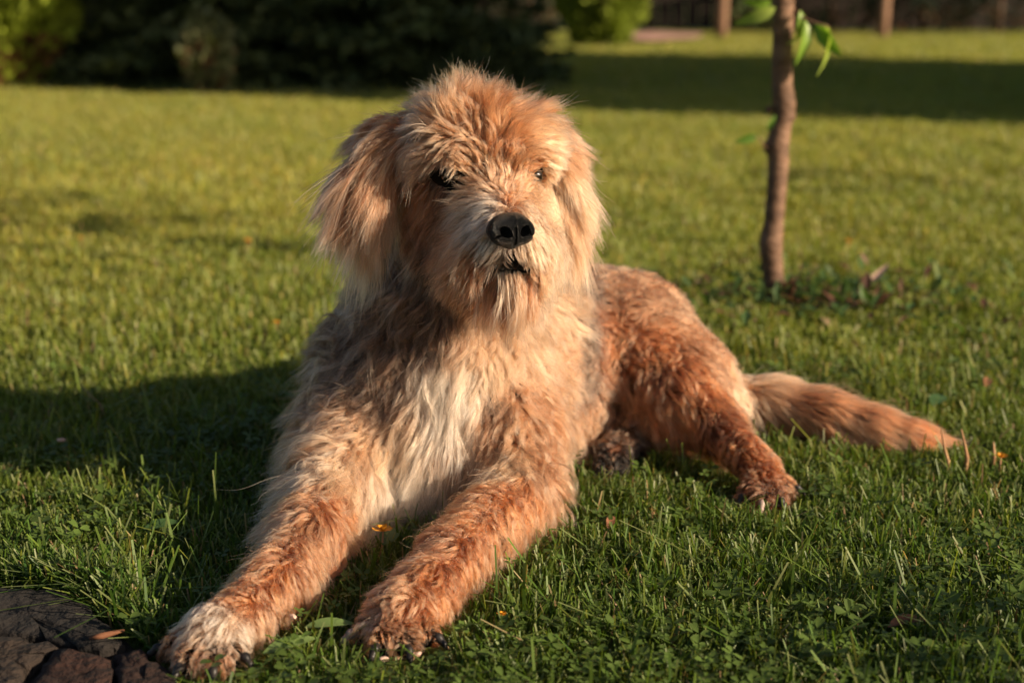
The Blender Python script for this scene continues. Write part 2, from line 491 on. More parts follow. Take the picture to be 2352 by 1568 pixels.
LEGC = [
    (745, 1150, -.4, .9, .040, .25, .7, OR), (680, 1190, -.7, .7, .034, .25, .6, T), (720, 1230, -.1, 1.0, .030, .22, .6, T), (785, 1200, .4, .9, .040, .28, .8, OR),
    (640, 1275, -.7, .7, .030, .25, .6, OR), (690, 1290, .0, 1.0, .032, .22, .6, T), (600, 1335, -.7, .7, .026, .25, .7, OR),
    (645, 1375, .0, 1.0, .026, .2, .5, T), (560, 1380, -.6, .7, .020, .22, .6, OR), (598, 1420, 0, 1.0, .018, .2, .4, TL),
    (515, 1425, -.55, .8, .018, .25, .4, WH, .022), (550, 1440, -.2, .9, .018, .25, .4, WH, .020), (460, 1455, -.7, .7, .018, .25, .4, CR, .02),
    (505, 1475, -.3, 1.0, .014, .25, .4, WH, .018), (465, 1490, -.5, .9, .014, .25, .4, T, .018), (560, 1475, .2, .9, .014, .25, .4, CR, .018),
    (410, 1492, -.6, .8, .011, .25, .4, OR, .014), (440, 1515, -.3, .9, .010, .25, .4, T, .014), (490, 1520, -.1, 1.0, .010, .25, .4, OR, .014), (530, 1500, 0, 1.0, .010, .25, .4, T, .014),
    (1200, 1130, -.2, 1.0, .036, .25, .8, OR), (1250, 1160, .2, .9, .026, .25, .7, T), (1220, 1220, .0, 1.0, .030, .22, .7, OR),
    (1120, 1160, -.6, .8, .034, .27, .9, OR), (1060, 1210, -.6, .8, .034, .27, .9, OR), (1150, 1240, -.1, 1.0, .034, .25, .8, T),
    (1010, 1250, -.6, .8, .030, .27, .9, OD), (1070, 1300, -.1, 1.0, .032, .22, .8, OR), (975, 1310, -.6, .8, .028, .27, .8, OR),
    (1020, 1360, .0, 1.0, .022, .22, .7, OR), (940, 1360, -.6, .8, .026, .25, .7, T), (900, 1395, -.7, .7, .024, .25, .5, T),
    (950, 1405, -.2, 1.0, .015, .22, .4, OR), (995, 1405, .2, 1.0, .014, .22, .4, OR), (860, 1435, -.6, .9, .016, .25, .4, TL, .02),
    (925, 1445, -.1, 1.0, .012, .22, .4, T, .02), (848, 1455, -.4, .9, .009, .25, .3, T, .014), (880, 1472, -.2, .9, .009, .25, .3, OR, .014), (932, 1474, 0, 1.0, .009, .25, .3, T, .014), (972, 1455, .2, .9, .009, .25, .3, OR, .014),
]
FLANKC = [
    (1335, 660, .3, .8, .026, .45, 1.2, GR), (1345, 760, .3, .9, .026, .45, 1.2, GR), (1345, 860, .2, .9, .028, .45, 1.2, GR),
    (1350, 960, .1, 1.0, .030, .45, 1.1, TL), (1350, 1040, 0, 1.0, .035, .4, 1.0, T),
]
THIGHC = [
    (1420, 620, .5, .5, .020, .35, 1.1, TL), (1410, 680, .5, .8, .020, .4, 1.2, T), (1480, 640, .7, .5, .020, .35, 1.1, T),
    (1460, 720, .7, .6, .022, .4, 1.2, T), (1540, 700, .8, .6, .020, .35, 1.0, TL), (1400, 780, .3, .9, .024, .4, 1.2, OR),
    (1500, 800, .7, .7, .024, .35, 1.2, OR), (1580, 780, .7, .8, .020, .3, 1.0, T), (1420, 860, .5, .9, .034, .4, 1.0, OD),
    (1500, 880, .6, .8, .034, .35, .9, OD), (1580, 860, .6, .9, .024, .3, .8, OR), (1640, 850, .5, .9, .018, .25, .5, T),
    (1690, 880, .3, 1.0, .016, .25, .4, CR), (1700, 950, .0, 1.0, .018, .25, .4, CR), (1450, 920, .4, .9, .045, .35, .8, T),
    (1540, 950, .5, .9, .045, .35, .8, OR), (1600, 930, .6, .8, .030, .3, .8, OR), (1630, 980, .7, .7, .024, .3, .7, OD),
    (1680, 1015, .6, .8, .016, .22, .7, OR), (1725, 1050, .5, .9, .013, .22, .8, OR), (1760, 1080, .3, .9, .010, .22, .8, OR),
    (1750, 1110, -.1, 1.0, .011, .3, .7, OD, .018), (1785, 1125, .3, .9, .010, .3, .6, OD, .018), (1725, 1132, -.4, .8, .012, .3, .6, OD, .018),
    (1395, 1035, -.1, .9, .008, .25, .5, DK), (1415, 1030, 0, .9, .010, .25, .5, OD, .012), (1430, 1040, .1, .9, .010, .25, .5, DK), (1400, 1070, -.1, .9, .010, .3, .8, DK), (1430, 1065, .1, .9, .010, .3, .8, DK), (1440, 1000, .1, .9, .018, .3, .8, BR),
]
TAILC = [
    (1740, 880, .95, .1, .042, .16, .05, CR), (1800, 920, .95, .2, .042, .15, .05, TL), (1860, 925, .95, .18, .042, .15, .05, T), (1900, 975, .88, .42, .055, .15, .05, T),
    (1960, 955, .96, .22, .045, .14, .05, T), (2040, 985, .96, .22, .046, .12, .05, T), (2100, 996, .98, .15, .048, .1, .05, OR), (2150, 1004, .98, .08, .050, .08, .05, OR),
    (1780, 960, .9, .4, .045, .16, .05, T), (1840, 990, .88, .42, .05, .15, .05, OR), (2175, 1009, .98, .05, .045, .06, .05, OR),
]
EARLC = [
    (945, 292, -.8, .2, .034, .2, .2, OR), (900, 318, -.75, .6, .048, .16, .2, T), (855, 370, -.85, .65, .066, .13, .2, BR),
    (820, 425, -.8, .75, .066, .12, .15, BR), (872, 400, -.15, 1.0, .078, .12, .2, TL), (822, 445, -.5, .9, .062, .1, .15, CR),
    (857, 460, -.05, 1.0, .088, .08, .2, TL), (845, 450, -.2, 1.0, .082, .1, .2, CR), (892, 350, -.15, 1.0, .062, .15, .2, OR),
    (835, 410, -.45, .9, .070, .12, .15, OD), (875, 440, 0, 1.0, .074, .08, .2, CR),
]
EARRC = [
    (1235, 300, .7, .1, .030, .2, .2, TL), (1268, 325, .75, .6, .042, .16, .2, T), (1292, 370, .6, .85, .054, .12, .2, CR),
    (1298, 430, .4, .95, .068, .1, .2, TL), (1290, 460, .05, 1.0, .074, .08, .2, OR), (1304, 475, .2, 1.0, .082, .08, .2, CR),
]
RIGHTV, UPV = np.array([1.0, 0, 0]), np.array([0.0, SN, CS])


def controls(groups, f):
    rows = []
    for gi, g in enumerate(groups):
        for c in g:
            u, v, du, dv, L, lift, wave, col = c[:8]
            s = c[8] if len(c) > 8 else 0.030
            p = hit(u, v, f)
            fl = unit(RIGHTV * du - UPV * dv)
            rows.append(np.concatenate([p, fl, [L, lift, wave], col, [s, gi]]))
    return np.array(rows)


def interp(pts, ctl):
    """blend the control rows by distance; returns values and the region of the heaviest row"""
    out = np.zeros((len(pts), 9))
    reg = np.zeros(len(pts), int)
    for i in range(0, len(pts), 40000):
        q = pts[i:i + 40000]
        d2 = ((q[:, None, :] - ctl[None, :, :3]) ** 2).sum(-1)
        s2 = ctl[:, 12] ** 2
        wt = (s2 / (d2 + 0.15 * s2)) ** 2.6
        small = ctl[:, 12] < 0.02
        wt[:, small] *= 5.0 * (d2[:, small] < (2.2 * ctl[small, 12]) ** 2)
        wn = wt / wt.sum(1, keepdims=True)
        out[i:i + 40000] = wn @ ctl[:, 3:12]
        reg[i:i + 40000] = ctl[np.argmax(wt, 1), 13]
    return out, reg


def sample(V, Q, n, back=0.45):
    tri = np.concatenate([Q[:, [0, 1, 2]], Q[:, [0, 2, 3]]])
    a, b, c = V[tri[:, 0]], V[tri[:, 1]], V[tri[:, 2]]
    cr = np.cross(b - a, c - a)
    ar = np.linalg.norm(cr, axis=1)
    mid = (a + b + c) / 3
    facing = (unit(cr) * unit(np.array([0, 0, CAM_H]) - mid)).sum(1)
    wt = ar * np.where(facing > -0.15, 1.0, back) * np.where(mid[:, 2] > 0.004, 1, 0.02)
    wt[mid[:, 1] < 1.4] *= 1.25
    wt[mid[:, 0] > 0.42] *= 2.0
    wt[(mid[:, 2] > 0.27) & (mid[:, 1] < 1.66)] *= 2.6
    k = rng.choice(len(tri), n, p=wt / wt.sum())
    r1, r2 = np.sqrt(rng.random(n)), rng.random(n)
    return (1 - r1)[:, None] * a[k] + (r1 * (1 - r2))[:, None] * b[k] + (r1 * r2)[:, None] * c[k]


def nearest(pts, ref):
    kd = kdtree.KDTree(len(ref))
    for i, p in enumerate(ref):
        kd.insert(p, i)
    kd.balance()
    return np.fromiter((kd.find(p)[1] for p in pts), int, len(pts))


K = 8
TT = np.linspace(0, 1, K + 1)


def grow(root, f, ctl, seed, clear=0.006, lscale=1.0):
    n = len(root)
    nrm = grad(root, f)
    val, reg = interp(root, ctl)
    fl, L, lift, wave, col = val[:, :3], val[:, 3], val[:, 4], val[:, 5], val[:, 6:9]
    r = np.random.default_rng(seed)
    L = L * r.uniform(0.70, 1.25, n) * lscale
    out_ = r.random(n) < (0.13 if lscale > 0.9 else 0.0)      # loose outer locks, longer and standing off
    L = np.where(out_, L * 1.3, L)
    lift = np.where(out_, np.clip(lift * 1.5, 0, 0.8), lift)
    col = np.where(out_[:, None], col * 0.5 + np.array(CR) * 0.55, col)
    fl = unit(fl + noise3(root, 26, 3) * (0.34 * wave + 0.10)[:, None] + r.normal(size=(n, 3)) * (0.11 + 0.09 * wave)[:, None])
    ft = unit(fl - nrm * (fl * nrm).sum(1, keepdims=True) * 0.85)
    d0 = unit(ft * (1 - lift)[:, None] + nrm * (lift * r.uniform(0.7, 1.3, n))[:, None])
    g = np.array([0, 0, -1.0])
    up = (fl[:, 2] > 0.25) & (lift > 0.5)
    grav = np.where(up, 0.05, 0.42)[:, None]
    side = unit(np.cross(d0, nrm))
    ph = 5.0 * noise3(root, 34, 9)[:, 0] + r.normal(0, 0.5, n)
    fq = r.uniform(0.5, 1.15, n) * np.clip(L / 0.035, 0.35, 1.2)
    pts = np.zeros((n, K + 1, 3))
    pts[:, 0] = root
    p = root.copy()
    for s in range(1, K + 1):
        a = (s / K) ** 0.8
        d = unit(d0 * (1 - 0.75 * a) + (fl * 0.75 + g * grav) * 0.9 * a)
        amp = (0.78 * wave * a ** 0.5)[:, None]
        ang = ph + 6.28 * fq * s / K * (0.5 + 0.5 * wave)
        d = unit(d + amp * (side * np.sin(ang)[:, None] + nrm * (0.8 * np.cos(ang))[:, None]))
        p = p + d * (L / K)[:, None]
        for _ in range(1):
            dd = f(p)
            push = np.clip(clear * min(1, 2.0 * a) - dd, 0, 0.03)
            m = push > 0
            if m.any():
                p[m] += grad(p[m], f) * push[m][:, None]
        low = np.clip(0.006 - p[:, 2], 0, None)
        p[:, 2] += low
        pts[:, s] = p
    return pts, nrm, col, reg, L, wave


def fur(V, Q, f, ctl, names, parent, n, ng, ns, excl=(), rad=0.00023, seed=1, clump=0.8, back=0.45, lscale=1.0, tone=1.0, strays=0.10):
    """three levels: big locks, small locks, single hairs"""
    def pick(m):
        p = sample(V, Q, m, back)
        ok = np.ones(len(p), bool)
        for c, r_ in excl:
            ok &= ((p - c) ** 2).sum(1) > r_ * r_
        return p[ok]
    S = pick(ns)
    sp, _, _, _, _, sw = grow(S, f, ctl, seed, lscale=lscale)
    Gp = pick(ng)
    gp, _, gcol, greg, gL, gw = grow(Gp, f, ctl, seed + 1, lscale=lscale, clear=0.006 if lscale > 0.9 else 0.003)
    j = nearest(Gp, S)
    pull = (0.25 + 0.35 * np.clip(gw, 0, 1))[:, None, None] * (TT ** 1.3)[None, :, None]
    # sub-locks lean towards the tip of their big lock
    tgt = sp[j] + (Gp - S[j])[:, None, :] * (1 - 0.75 * TT)[None, :, None]
    gp = gp * (1 - pull) + tgt * pull
    gbr = rng.uniform(0.52, 1.36, len(Gp)) * rng.uniform(0.88, 1.1, len(S))[j]
    Rt = pick(n)
    m = len(Rt)
    k = nearest(Rt, Gp)
    val, reg = interp(Rt, ctl)
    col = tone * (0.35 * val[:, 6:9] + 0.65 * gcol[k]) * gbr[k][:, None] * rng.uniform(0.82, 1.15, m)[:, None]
    # a share of hairs runs light or rusty
    sel = rng.random(m)
    col = np.where((sel < 0.11)[:, None], col * 0.6 + tone * np.array(CR) * 0.4, col)
    col = np.where((sel > 0.90)[:, None], col * np.array([0.82, 0.62, 0.5]), col)
    col = np.clip(col, 0.004, 0.93)
    sc_ = np.clip(rng.normal(0.92, 0.16, m), 0.35, 1.25)
    stray = rng.random(m) < strays
    cl = np.where(stray, 0.15, np.clip(clump * rng.uniform(0.7, 1.3, len(Gp))[k] * rng.uniform(0.85, 1.15, m), 0, 0.97))
    t = TT[None, :] * sc_[:, None]
    x = np.clip(t, 0, 1) * K
    i0 = np.minimum(x.astype(int), K - 1)
    fr = (x - i0)[..., None]
    gk = gp[k]
    ar = np.arange(m)[:, None]
    pos = gk[ar, i0] * (1 - fr) + gk[ar, i0 + 1] * fr
    over = np.clip(t - 1, 0, None)[..., None]
    pos = pos + unit(gk[:, -1] - gk[:, -2])[:, None, :] * over * gL[k][:, None, None]
    off = (Rt - Gp[k])[:, None, :]
    pos = pos + off * (1 - cl[:, None] * np.clip(t, 0, 1) ** 0.8)[..., None]
    # every hair has its own wander and wave
    rnd = rng.normal(size=(m, 1, 3)) * np.where(stray, 0.16, 0.04)[:, None, None] * (gL[k])[:, None, None]
    pos = pos + rnd * (TT ** 1.5)[None, :, None]
    wv = (gw[k] * np.where(stray, 0.0035, 0.0012))[:, None]
    ph = rng.uniform(0, 6.28, (m, 3))
    for ax in range(3):
        pos[:, :, ax] += wv * TT[None, :] * np.sin(ph[:, ax][:, None] + 9.0 * TT[None, :] * rng.uniform(0.6, 1.4, m)[:, None])
    pos[:, :, 2] = np.maximum(pos[:, :, 2], 0.004)
    obs = []
    if len(set(names)) == 1:
        names, reg = names[:1], reg * 0
    for gi, nm in enumerate(names):
        s = reg == gi
        c = int(s.sum())
        if c < 10:
            continue
        cu = bpy.data.hair_curves.new(nm)
        cu.add_curves([K + 1] * c)
        cu.attributes['position'].data.foreach_set('vector', pos[s].astype(np.float32).ravel())
        ra = cu.attributes.get('radius') or cu.attributes.new('radius', 'FLOAT', 'POINT')
        rr = (rad * rng.uniform(0.7, 1.25, c))[:, None] * (1 - 0.8 * TT ** 2)[None, :]
        ra.data.foreach_set('value', rr.astype(np.float32).ravel())
        ca = cu.attributes.new('col', 'FLOAT_COLOR', 'CURVE')
        cc = np.ones((c, 4), np.float32)
        cc[:, :3] = col[s]
        ca.data.foreach_set('color', cc.ravel())
        cu.materials.append(M_HAIR)
        obs.append(link(nm, cu, parent))
    return obs


QUAL = 1.0
dog = empty('dog', (0.0, 1.65, 0.0), 'shaggy sandy ginger dog with white chest lying on the lawn, head raised', 'dog')
V, Q = sdf_mesh(BODY, 0.0075)
EYE_L, EYE_R = hit(1035, 403, f_body), hit(1227, 404, f_body)
NOSE_C = P(1172, 530, 1.398)
MOUTH = [hit(1150, 606, f_body), hit(1178, 602, f_body), hit(1205, 608, f_body)]
ctl = controls([HEADC, BEARDC, CHESTC, LEGC, FLANKC, THIGHC, TAILC], f_body)
_c = interp(V, ctl)[0][:, 6:9] * 0.55
for q_, r_ in ((EYE_L, .022), (EYE_L + np.array([-.014, .005, 0]), .017), (EYE_R, .018), (NOSE_C + np.array([0, .006, 0]), .032), (MOUTH[1], .020), (MOUTH[0], .014), (MOUTH[2], .014)):
    _c[((V - q_) ** 2).sum(1) < r_ * r_] = (0.008, 0.006, 0.005)
for t in TOES_L + TOES_R + TOES_H + TOES_F:
    _c[((V - t) ** 2).sum(1) < .017 ** 2] = (0.012, 0.009, 0.008)
body = mesh('body', V, Q, M_SKIN, dog, col=_c)
excl = [(EYE_L, 0.0175), (EYE_L + np.array([-.012, .005, .000]), 0.014), (EYE_L + np.array([.010, -.003, -.001]), 0.013), (EYE_R, 0.0115), (EYE_R + np.array([.008, .004, -.003]), 0.009), (MOUTH[0], .008), (MOUTH[1], .009), (MOUTH[2], .008), (hit(1176, 585, f_body), .006), (NOSE_C + np.array([0, .004, 0]), 0.026)]
for t in TOES_L + TOES_R + TOES_H:
    excl.append((t + np.array([0, -0.012, -0.004]), 0.008))
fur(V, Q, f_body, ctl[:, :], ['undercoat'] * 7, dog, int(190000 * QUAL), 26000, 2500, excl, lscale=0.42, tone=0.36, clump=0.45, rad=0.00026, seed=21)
fur(V, Q, f_body, ctl, ['head_fur', 'beard', 'chest_fur', 'leg_fur', 'flank_fur', 'thigh_fur', 'tail_fur'], dog,
    int(360000 * QUAL), 22000, 2000, excl, clump=0.90, rad=0.00024)


# nose leather with nostrils and a groove
def build_nose():
    fw = unit(np.array([0.40, -0.90, 0.14]))
    rt = unit(np.cross(fw, [0, 0, 1.0]))
    rt = -rt if rt[0] < 0 else rt
    upn = np.cross(rt, fw)
    upn = upn if upn[2] > 0 else -upn

    def f(p):
        q = (p - NOSE_C) / 1.0
        x, y, z = q @ rt, q @ fw, q @ upn
        wd = 0.0242 - 0.62 * np.clip(-z, 0, 1)
        d = (np.sqrt((x / wd) ** 2 + ((y + 0.002) / 0.019) ** 2 + (z / 0.0185) ** 2) - 1) * 0.0175
        lob = np.minimum(np.sqrt((x - 0.0125) ** 2 + (y - 0.004) ** 2 + (z + 0.003) ** 2), np.sqrt((x + 0.0125) ** 2 + (y - 0.004) ** 2 + (z + 0.003) ** 2)) - 0.0108
        h = np.clip(0.5 + 0.5 * (d - lob) / 0.006, 0, 1)
        d = d * (1 - h) + lob * h - 0.006 * h * (1 - h)
        ax_ = np.abs(x)
        nos = np.sqrt(((ax_ - 0.0108 - 0.35 * z) / 0.85) ** 2 + ((y - 0.016) / 2.2) ** 2 + ((z + 0.001) / 1.05) ** 2) - 0.0062
        slit = np.sqrt(((ax_ - 0.0160) / 1.9) ** 2 + ((y - 0.010) / 2.0) ** 2 + ((z + 0.0035 + 0.5 * (ax_ - 0.016)) / 0.42) ** 2) - 0.0030
        cut = np.minimum(nos, slit)
        groove = np.maximum(ax_ - 0.0006, np.maximum(z - 0.004, 0.009 - y))
        cut = np.minimum(cut, groove)
        h = np.clip(0.5 - 0.5 * (d + cut) / 0.0036, 0, 1)
        return d * (1 - h) - cut * h + 0.0036 * h * (1 - h)

    def fb(ax):
        X = np.stack(np.meshgrid(*ax, indexing='ij'), -1)
        return f(X.reshape(-1, 3)).reshape(X.shape[:3])
    v, q = surface(NOSE_C - 0.034, NOSE_C + 0.034, 0.0009, fb, f)
    return mesh('nose', v, q, M_NOSE, dog)


build_nose()


def ico(c, r, n=3):
    import bmesh
    bm = bmesh.new()
    bmesh.ops.create_icosphere(bm, subdivisions=n, radius=1)
    v = np.array([x.co for x in bm.verts])
    f = [[y.index for y in x.verts] for x in bm.faces]
    bm.free()
    return v * np.asarray(r) + c, f


for e, s in ((EYE_L, 1.0), (EYE_R, 0.8)):
    nn = grad(e[None], f_body)[0]
    v, f = ico(e - nn * (0.0045 if s == 1 else 0.0005), 0.0125 * s, 3)
    mesh('eye', v, f, M_EYE, dog)
lipv, lipq = sdf_mesh(chain([(hit(1142, 600, f_body) + [0, .002, 0], 0.004), (MOUTH[0] + [0, .001, 0], 0.0065), (MOUTH[1] + [0, .001, 0], 0.0075), (MOUTH[2] + [0, .001, 0], 0.006), (hit(1222, 606, f_body) + [0, .002, 0], 0.003)], 0.004)
                      + chain([(hit(1176, 572, f_body), 0.0030), (MOUTH[1] + [0, .001, 0], 0.004)], 0.003), 0.0016, pad=0.01)
mesh('lip', lipv, lipq, M_NOSE, dog)

# claws
def claw(t, c, m, s=1.0):
    d = unit(t - c)
    d[2] = 0
    d = unit(d)
    a = t + d * 0.009 + np.array([0, 0, 0.002])
    pts = [(a, 0.0042 * s), (a + d * 0.007 * s + [0, 0, 0.0005], 0.0036 * s), (a + d * 0.013 * s + [0, 0, -0.004], 0.0022 * s), (a + d * 0.017 * s + [0, 0, -0.009], 0.0009 * s)]
    v, q = sdf_mesh(chain(pts, 0.003), 0.0013, pad=0.008)
    mesh('claw', v, q, m, dog)


for t in TOES_L:
    claw(t, H(490, 1464, 0.022), M_CLAW, 1.1)
for i, t in enumerate(TOES_R):
    claw(t, H(916, 1420, 0.022), M_CLAW_PALE if i == 0 else M_CLAW, 1.1)
for i, t in enumerate(TOES_H):
    claw(t, H(1758, 1116, 0.020), M_CLAW_PALE if i == 1 else M_CLAW, 1.0)

# ears: their own leather with long hair
for prims, ctl_, sd_, nh in ((EAR_L, EARLC, 51, 24000), (EAR_R, EARRC, 71, 15000)):
    fe = (lambda pr: (lambda p: sdf(p, pr)))(prims)
    v, q = sdf_mesh(prims, 0.004, pad=0.01)
    cte = controls([ctl_], fe)
    ear = mesh('ear', v, q, M_SKIN, dog, col=interp(v, cte)[0][:, 6:9] * 0.55)
    ff = (lambda fe: (lambda p: np.minimum(fe(p), f_body(p))))(fe)
    fur(v, q, ff, cte, ['ear_fur'], ear, int(nh * QUAL), 430, 80, [], rad=0.00029, seed=sd_, clump=0.95, back=0.8)


# ------------------------------------------------------------------ ground, path
def outline(pts_uv, z=0.0):
    return [H(u, v, z)[:2] for u, v in pts_uv]


def inside(px, py, poly):
    c = np.zeros(len(px), bool)
    n = len(poly)
    for i in range(n):
        x0, y0 = poly[i]
        x1, y1 = poly[(i + 1) % n]
        cond = ((y0 > py) != (y1 > py)) & (px < (x1 - x0) * (py - y0) / (y1 - y0 + 1e-12) + x0)
        c ^= cond
    return c


PATH = outline([(0, 1352), (120, 1368), (235, 1425), (320, 1500), (385, 1568)])
PATH = [(-1.6, PATH[0][1] + 0.30), (-0.9, PATH[0][1] + 0.12)] + list(PATH) + [(-0.19, 0.98), (-0.1, 0.80), (-0.1, 0.55), (-1.6, 0.55)]
gx = np.concatenate([np.linspace(-60, -4, 15), np.linspace(-3.6, 3.6, 19), np.linspace(4, 60, 15)])
gy = np.concatenate([np.linspace(-20, 0, 5), np.linspace(0.4, 8, 20), np.linspace(9, 110, 25)])
GX, GY = np.meshgrid(gx, gy, indexing='ij')
gv = np.stack([GX, GY, np.full(GX.shape, -0.004)], -1).reshape(-1, 3)
nxg, nyg = len(gx), len(gy)
a = (np.arange(nxg - 1)[:, None] * nyg + np.arange(nyg - 1)[None]).ravel()
tag(mesh('lawn', gv, np.stack([a, a + nyg, a + nyg + 1, a + 1], -1), M_SOIL), kind='structure')
path = mesh('path', [(x, y, 0.0) for x, y in PATH], [list(range(len(PATH)))[::-1]], M_JOINT, smooth=False)
tag(path, kind='structure')


def stone(poly, m, z=0.012, seed=0):
    """an irregular slab with a rounded rim, slightly uneven top"""
    r = random.Random(seed)
    poly = [np.array(p) for p in poly]
    pts = []
    n = len(poly)
    for i in range(n):
        p, q = poly[i], poly[(i + 1) % n]
        for t in (0, .25, .5, .75):
            pts.append(p * (1 - t) + q * t + np.array([r.uniform(-1, 1), r.uniform(-1, 1)]) * 0.005)
    c = sum(pts) / len(pts)
    rings = []
    for s, h in ((1.0, -0.01), (0.985, z - 0.004), (0.95, z), (0.6, z + 0.002), (0.25, z + 0.001)):
        rings.append([(*(c + (p - c) * s), h + (r.uniform(-1, 1) * 0.0016 if s < 1 else 0)) for p in pts])
    v = [p for ring in rings for p in ring] + [(*c, z)]
    k = len(pts)
    f = []
    for a_ in range(len(rings) - 1):
        for i in range(k):
            f.append([a_ * k + i, a_ * k + (i + 1) % k, (a_ + 1) * k + (i + 1) % k, (a_ + 1) * k + i])
    o = (len(rings) - 1) * k
    for i in range(k):
        f.append([o + i, o + (i + 1) % k, len(v) - 1])
    area = sum(pts[i][0] * pts[(i + 1) % k][1] - pts[(i + 1) % k][0] * pts[i][1] for i in range(k))
    if area < 0:
        f = [x[::-1] for x in f]
    return mesh('stone', v, f, m, path)


stone(outline([(-260, 1370), (30, 1366), (140, 1378), (230, 1432), (300, 1500), (215, 1518), (130, 1498), (60, 1482), (-200, 1440)]), M_STONE, 0.012, 1)
stone(outline([(-230, 1452), (50, 1492), (130, 1512), (110, 1530), (60, 1568), (20, 1640), (-260, 1600)]), M_STONE2, 0.013, 2)
stone(outline([(140, 1514), (240, 1530), (258, 1570), (250, 1660), (60, 1690), (80, 1570)]), M_STONE3, 0.013, 3)
stone(outline([(270, 1522), (325, 1516), (385, 1568), (450, 1660), (300, 1690), (270, 1600)]), M_STONE3, 0.012, 4)
stone([(-1.55, 0.95), (-0.95, 1.0), (-0.80, 1.22), (-0.95, 1.35), (-1.5, 1.42)], M_STONE2, 0.012, 5)
stone([(-1.55, 0.6), (-0.75, 0.62), (-0.72, 0.92), (-1.5, 0.92)], M_STONE, 0.012, 6)
stone([(-0.68, 0.6), (-0.15, 0.6), (-0.2, 0.93), (-0.66, 0.95)], M_STONE3, 0.012, 7)


# ------------------------------------------------------------------ grass
TREE_BASE = H(1780, 688, 0)


def patch(x, y, s, seed):
    return noise3(np.stack([x, y, np.zeros_like(x)], -1), s, seed)[:, 0]


def blades(n_per_m2, y0, y1, h0, h1, w0, w1, segs, seed, xr=None, lean=0.35, extra=None):
    r = np.random.default_rng(seed)
    if extra is None:
        half = lambda y: 0.43 * y + 0.70
        area = (y1 - y0) * (half(y0) + half(y1))
        n = int(area * n_per_m2)
        y = np.sqrt(r.uniform(y0 ** 2, y1 ** 2, n))
        x = r.uniform(-1, 1, n) * half(y)
    else:
        x, y = extra
    ok = ~inside(x, y, PATH)
    x, y = x[ok], y[ok]
    press = np.ones(len(x))
    rb = np.hypot((x - TREE_BASE[0] - 0.05) / 1.9, y - TREE_BASE[1])
    kp = r.random(len(x)) < np.clip((rb - 0.05) / 0.12, 0.25, 1)
    x, y, press = x[kp], y[kp], press[kp]
    if y0 < 2.5:
        q = np.stack([x, y, np.full_like(x, 0.018)], -1)
        near = (x > -0.6) & (x < 0.9) & (y > 1.05) & (y < 2.25)
        keep = np.ones(len(x), bool)
        dn = sdf(q[near], BODY)
        keep[near] = dn > 0.008
        press[near] = np.clip(0.25 + dn / 0.05, 0.3, 1)
        x, y, press = x[keep], y[keep], press[keep]
    n = len(x)
    dens = patch(x, y, 5, seed % 7)
    tuft = np.clip(1 + 0.30 * dens + 0.30 * patch(x, y, 16, 3), 0.45, 1.7)
    hgt = press * r.uniform(h0, h1, n) * tuft * np.where(r.random(n) < 0.06, 1.5, 1)
    # blades pressed flat round the dog
    wid = r.uniform(w0, w1, n)
    az = r.uniform(0, 6.283, n)
    ln = np.abs(r.normal(0, lean, n)) + 0.05
    dirx, diry = np.cos(az), np.sin(az)
    face = az + 1.5708 + r.normal(0, 0.5, n)
    wx, wy = np.cos(face) * wid / 2, np.sin(face) * wid / 2
    k = segs + 1
    Vv = np.zeros((n, k, 2, 3))
    tcol = np.zeros((n, k, 2, 3))
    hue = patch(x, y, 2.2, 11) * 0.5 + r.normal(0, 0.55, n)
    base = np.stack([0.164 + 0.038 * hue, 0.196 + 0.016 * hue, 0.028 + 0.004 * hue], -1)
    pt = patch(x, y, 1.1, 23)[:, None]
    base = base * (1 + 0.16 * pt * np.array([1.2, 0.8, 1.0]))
    if extra is None:                                # shade between near blades painted in: front darker, less yellow
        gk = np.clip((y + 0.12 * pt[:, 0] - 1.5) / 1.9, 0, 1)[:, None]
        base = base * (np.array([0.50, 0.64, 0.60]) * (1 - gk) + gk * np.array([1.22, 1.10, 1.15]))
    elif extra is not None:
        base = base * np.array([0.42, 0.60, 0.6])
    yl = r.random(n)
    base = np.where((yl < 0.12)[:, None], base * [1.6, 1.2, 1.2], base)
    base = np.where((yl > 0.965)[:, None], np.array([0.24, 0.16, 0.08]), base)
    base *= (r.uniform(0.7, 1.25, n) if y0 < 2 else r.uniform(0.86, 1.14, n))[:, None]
    cut = r.random(n) < 0.3
    for i in range(k):
        t = i / segs
        hh = hgt * (t - 0.25 * ln * t * t)
        off = hgt * ln * t * t
        wd = (1 - 0.45 * t) if segs > 1 else (1 - 0.75 * t)
        for s in (0, 1):
            sg = -1 if s == 0 else 1
            Vv[:, i, s, 0] = x + dirx * off + wx * sg * wd
            Vv[:, i, s, 1] = y + diry * off + wy * sg * wd
            Vv[:, i, s, 2] = hh - 0.003
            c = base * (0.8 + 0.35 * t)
            if i == k - 1:
                c = np.where(cut[:, None], c * 0.4 + np.array([0.26, 0.27, 0.13]) * 0.6, c)
            tcol[:, i, s] = c
    o = np.arange(n)[:, None] * (2 * k)
    fs = [o + np.array([[2 * i, 2 * i + 1, 2 * i + 3, 2 * i + 2]]) for i in range(segs)]
    return Vv.reshape(-1, 3), np.concatenate(fs), tcol.reshape(-1, 3)


def join(parts):
    vs_, fs_, cs_, o = [], [], [], 0
    for v, f, c in parts:
        vs_.append(v)
        fs_.append(f + o)
        cs_.append(c)
        o += len(v)
    return np.concatenate(vs_), np.concatenate(fs_), np.clip(np.concatenate(cs_), 0.004, 0.9)


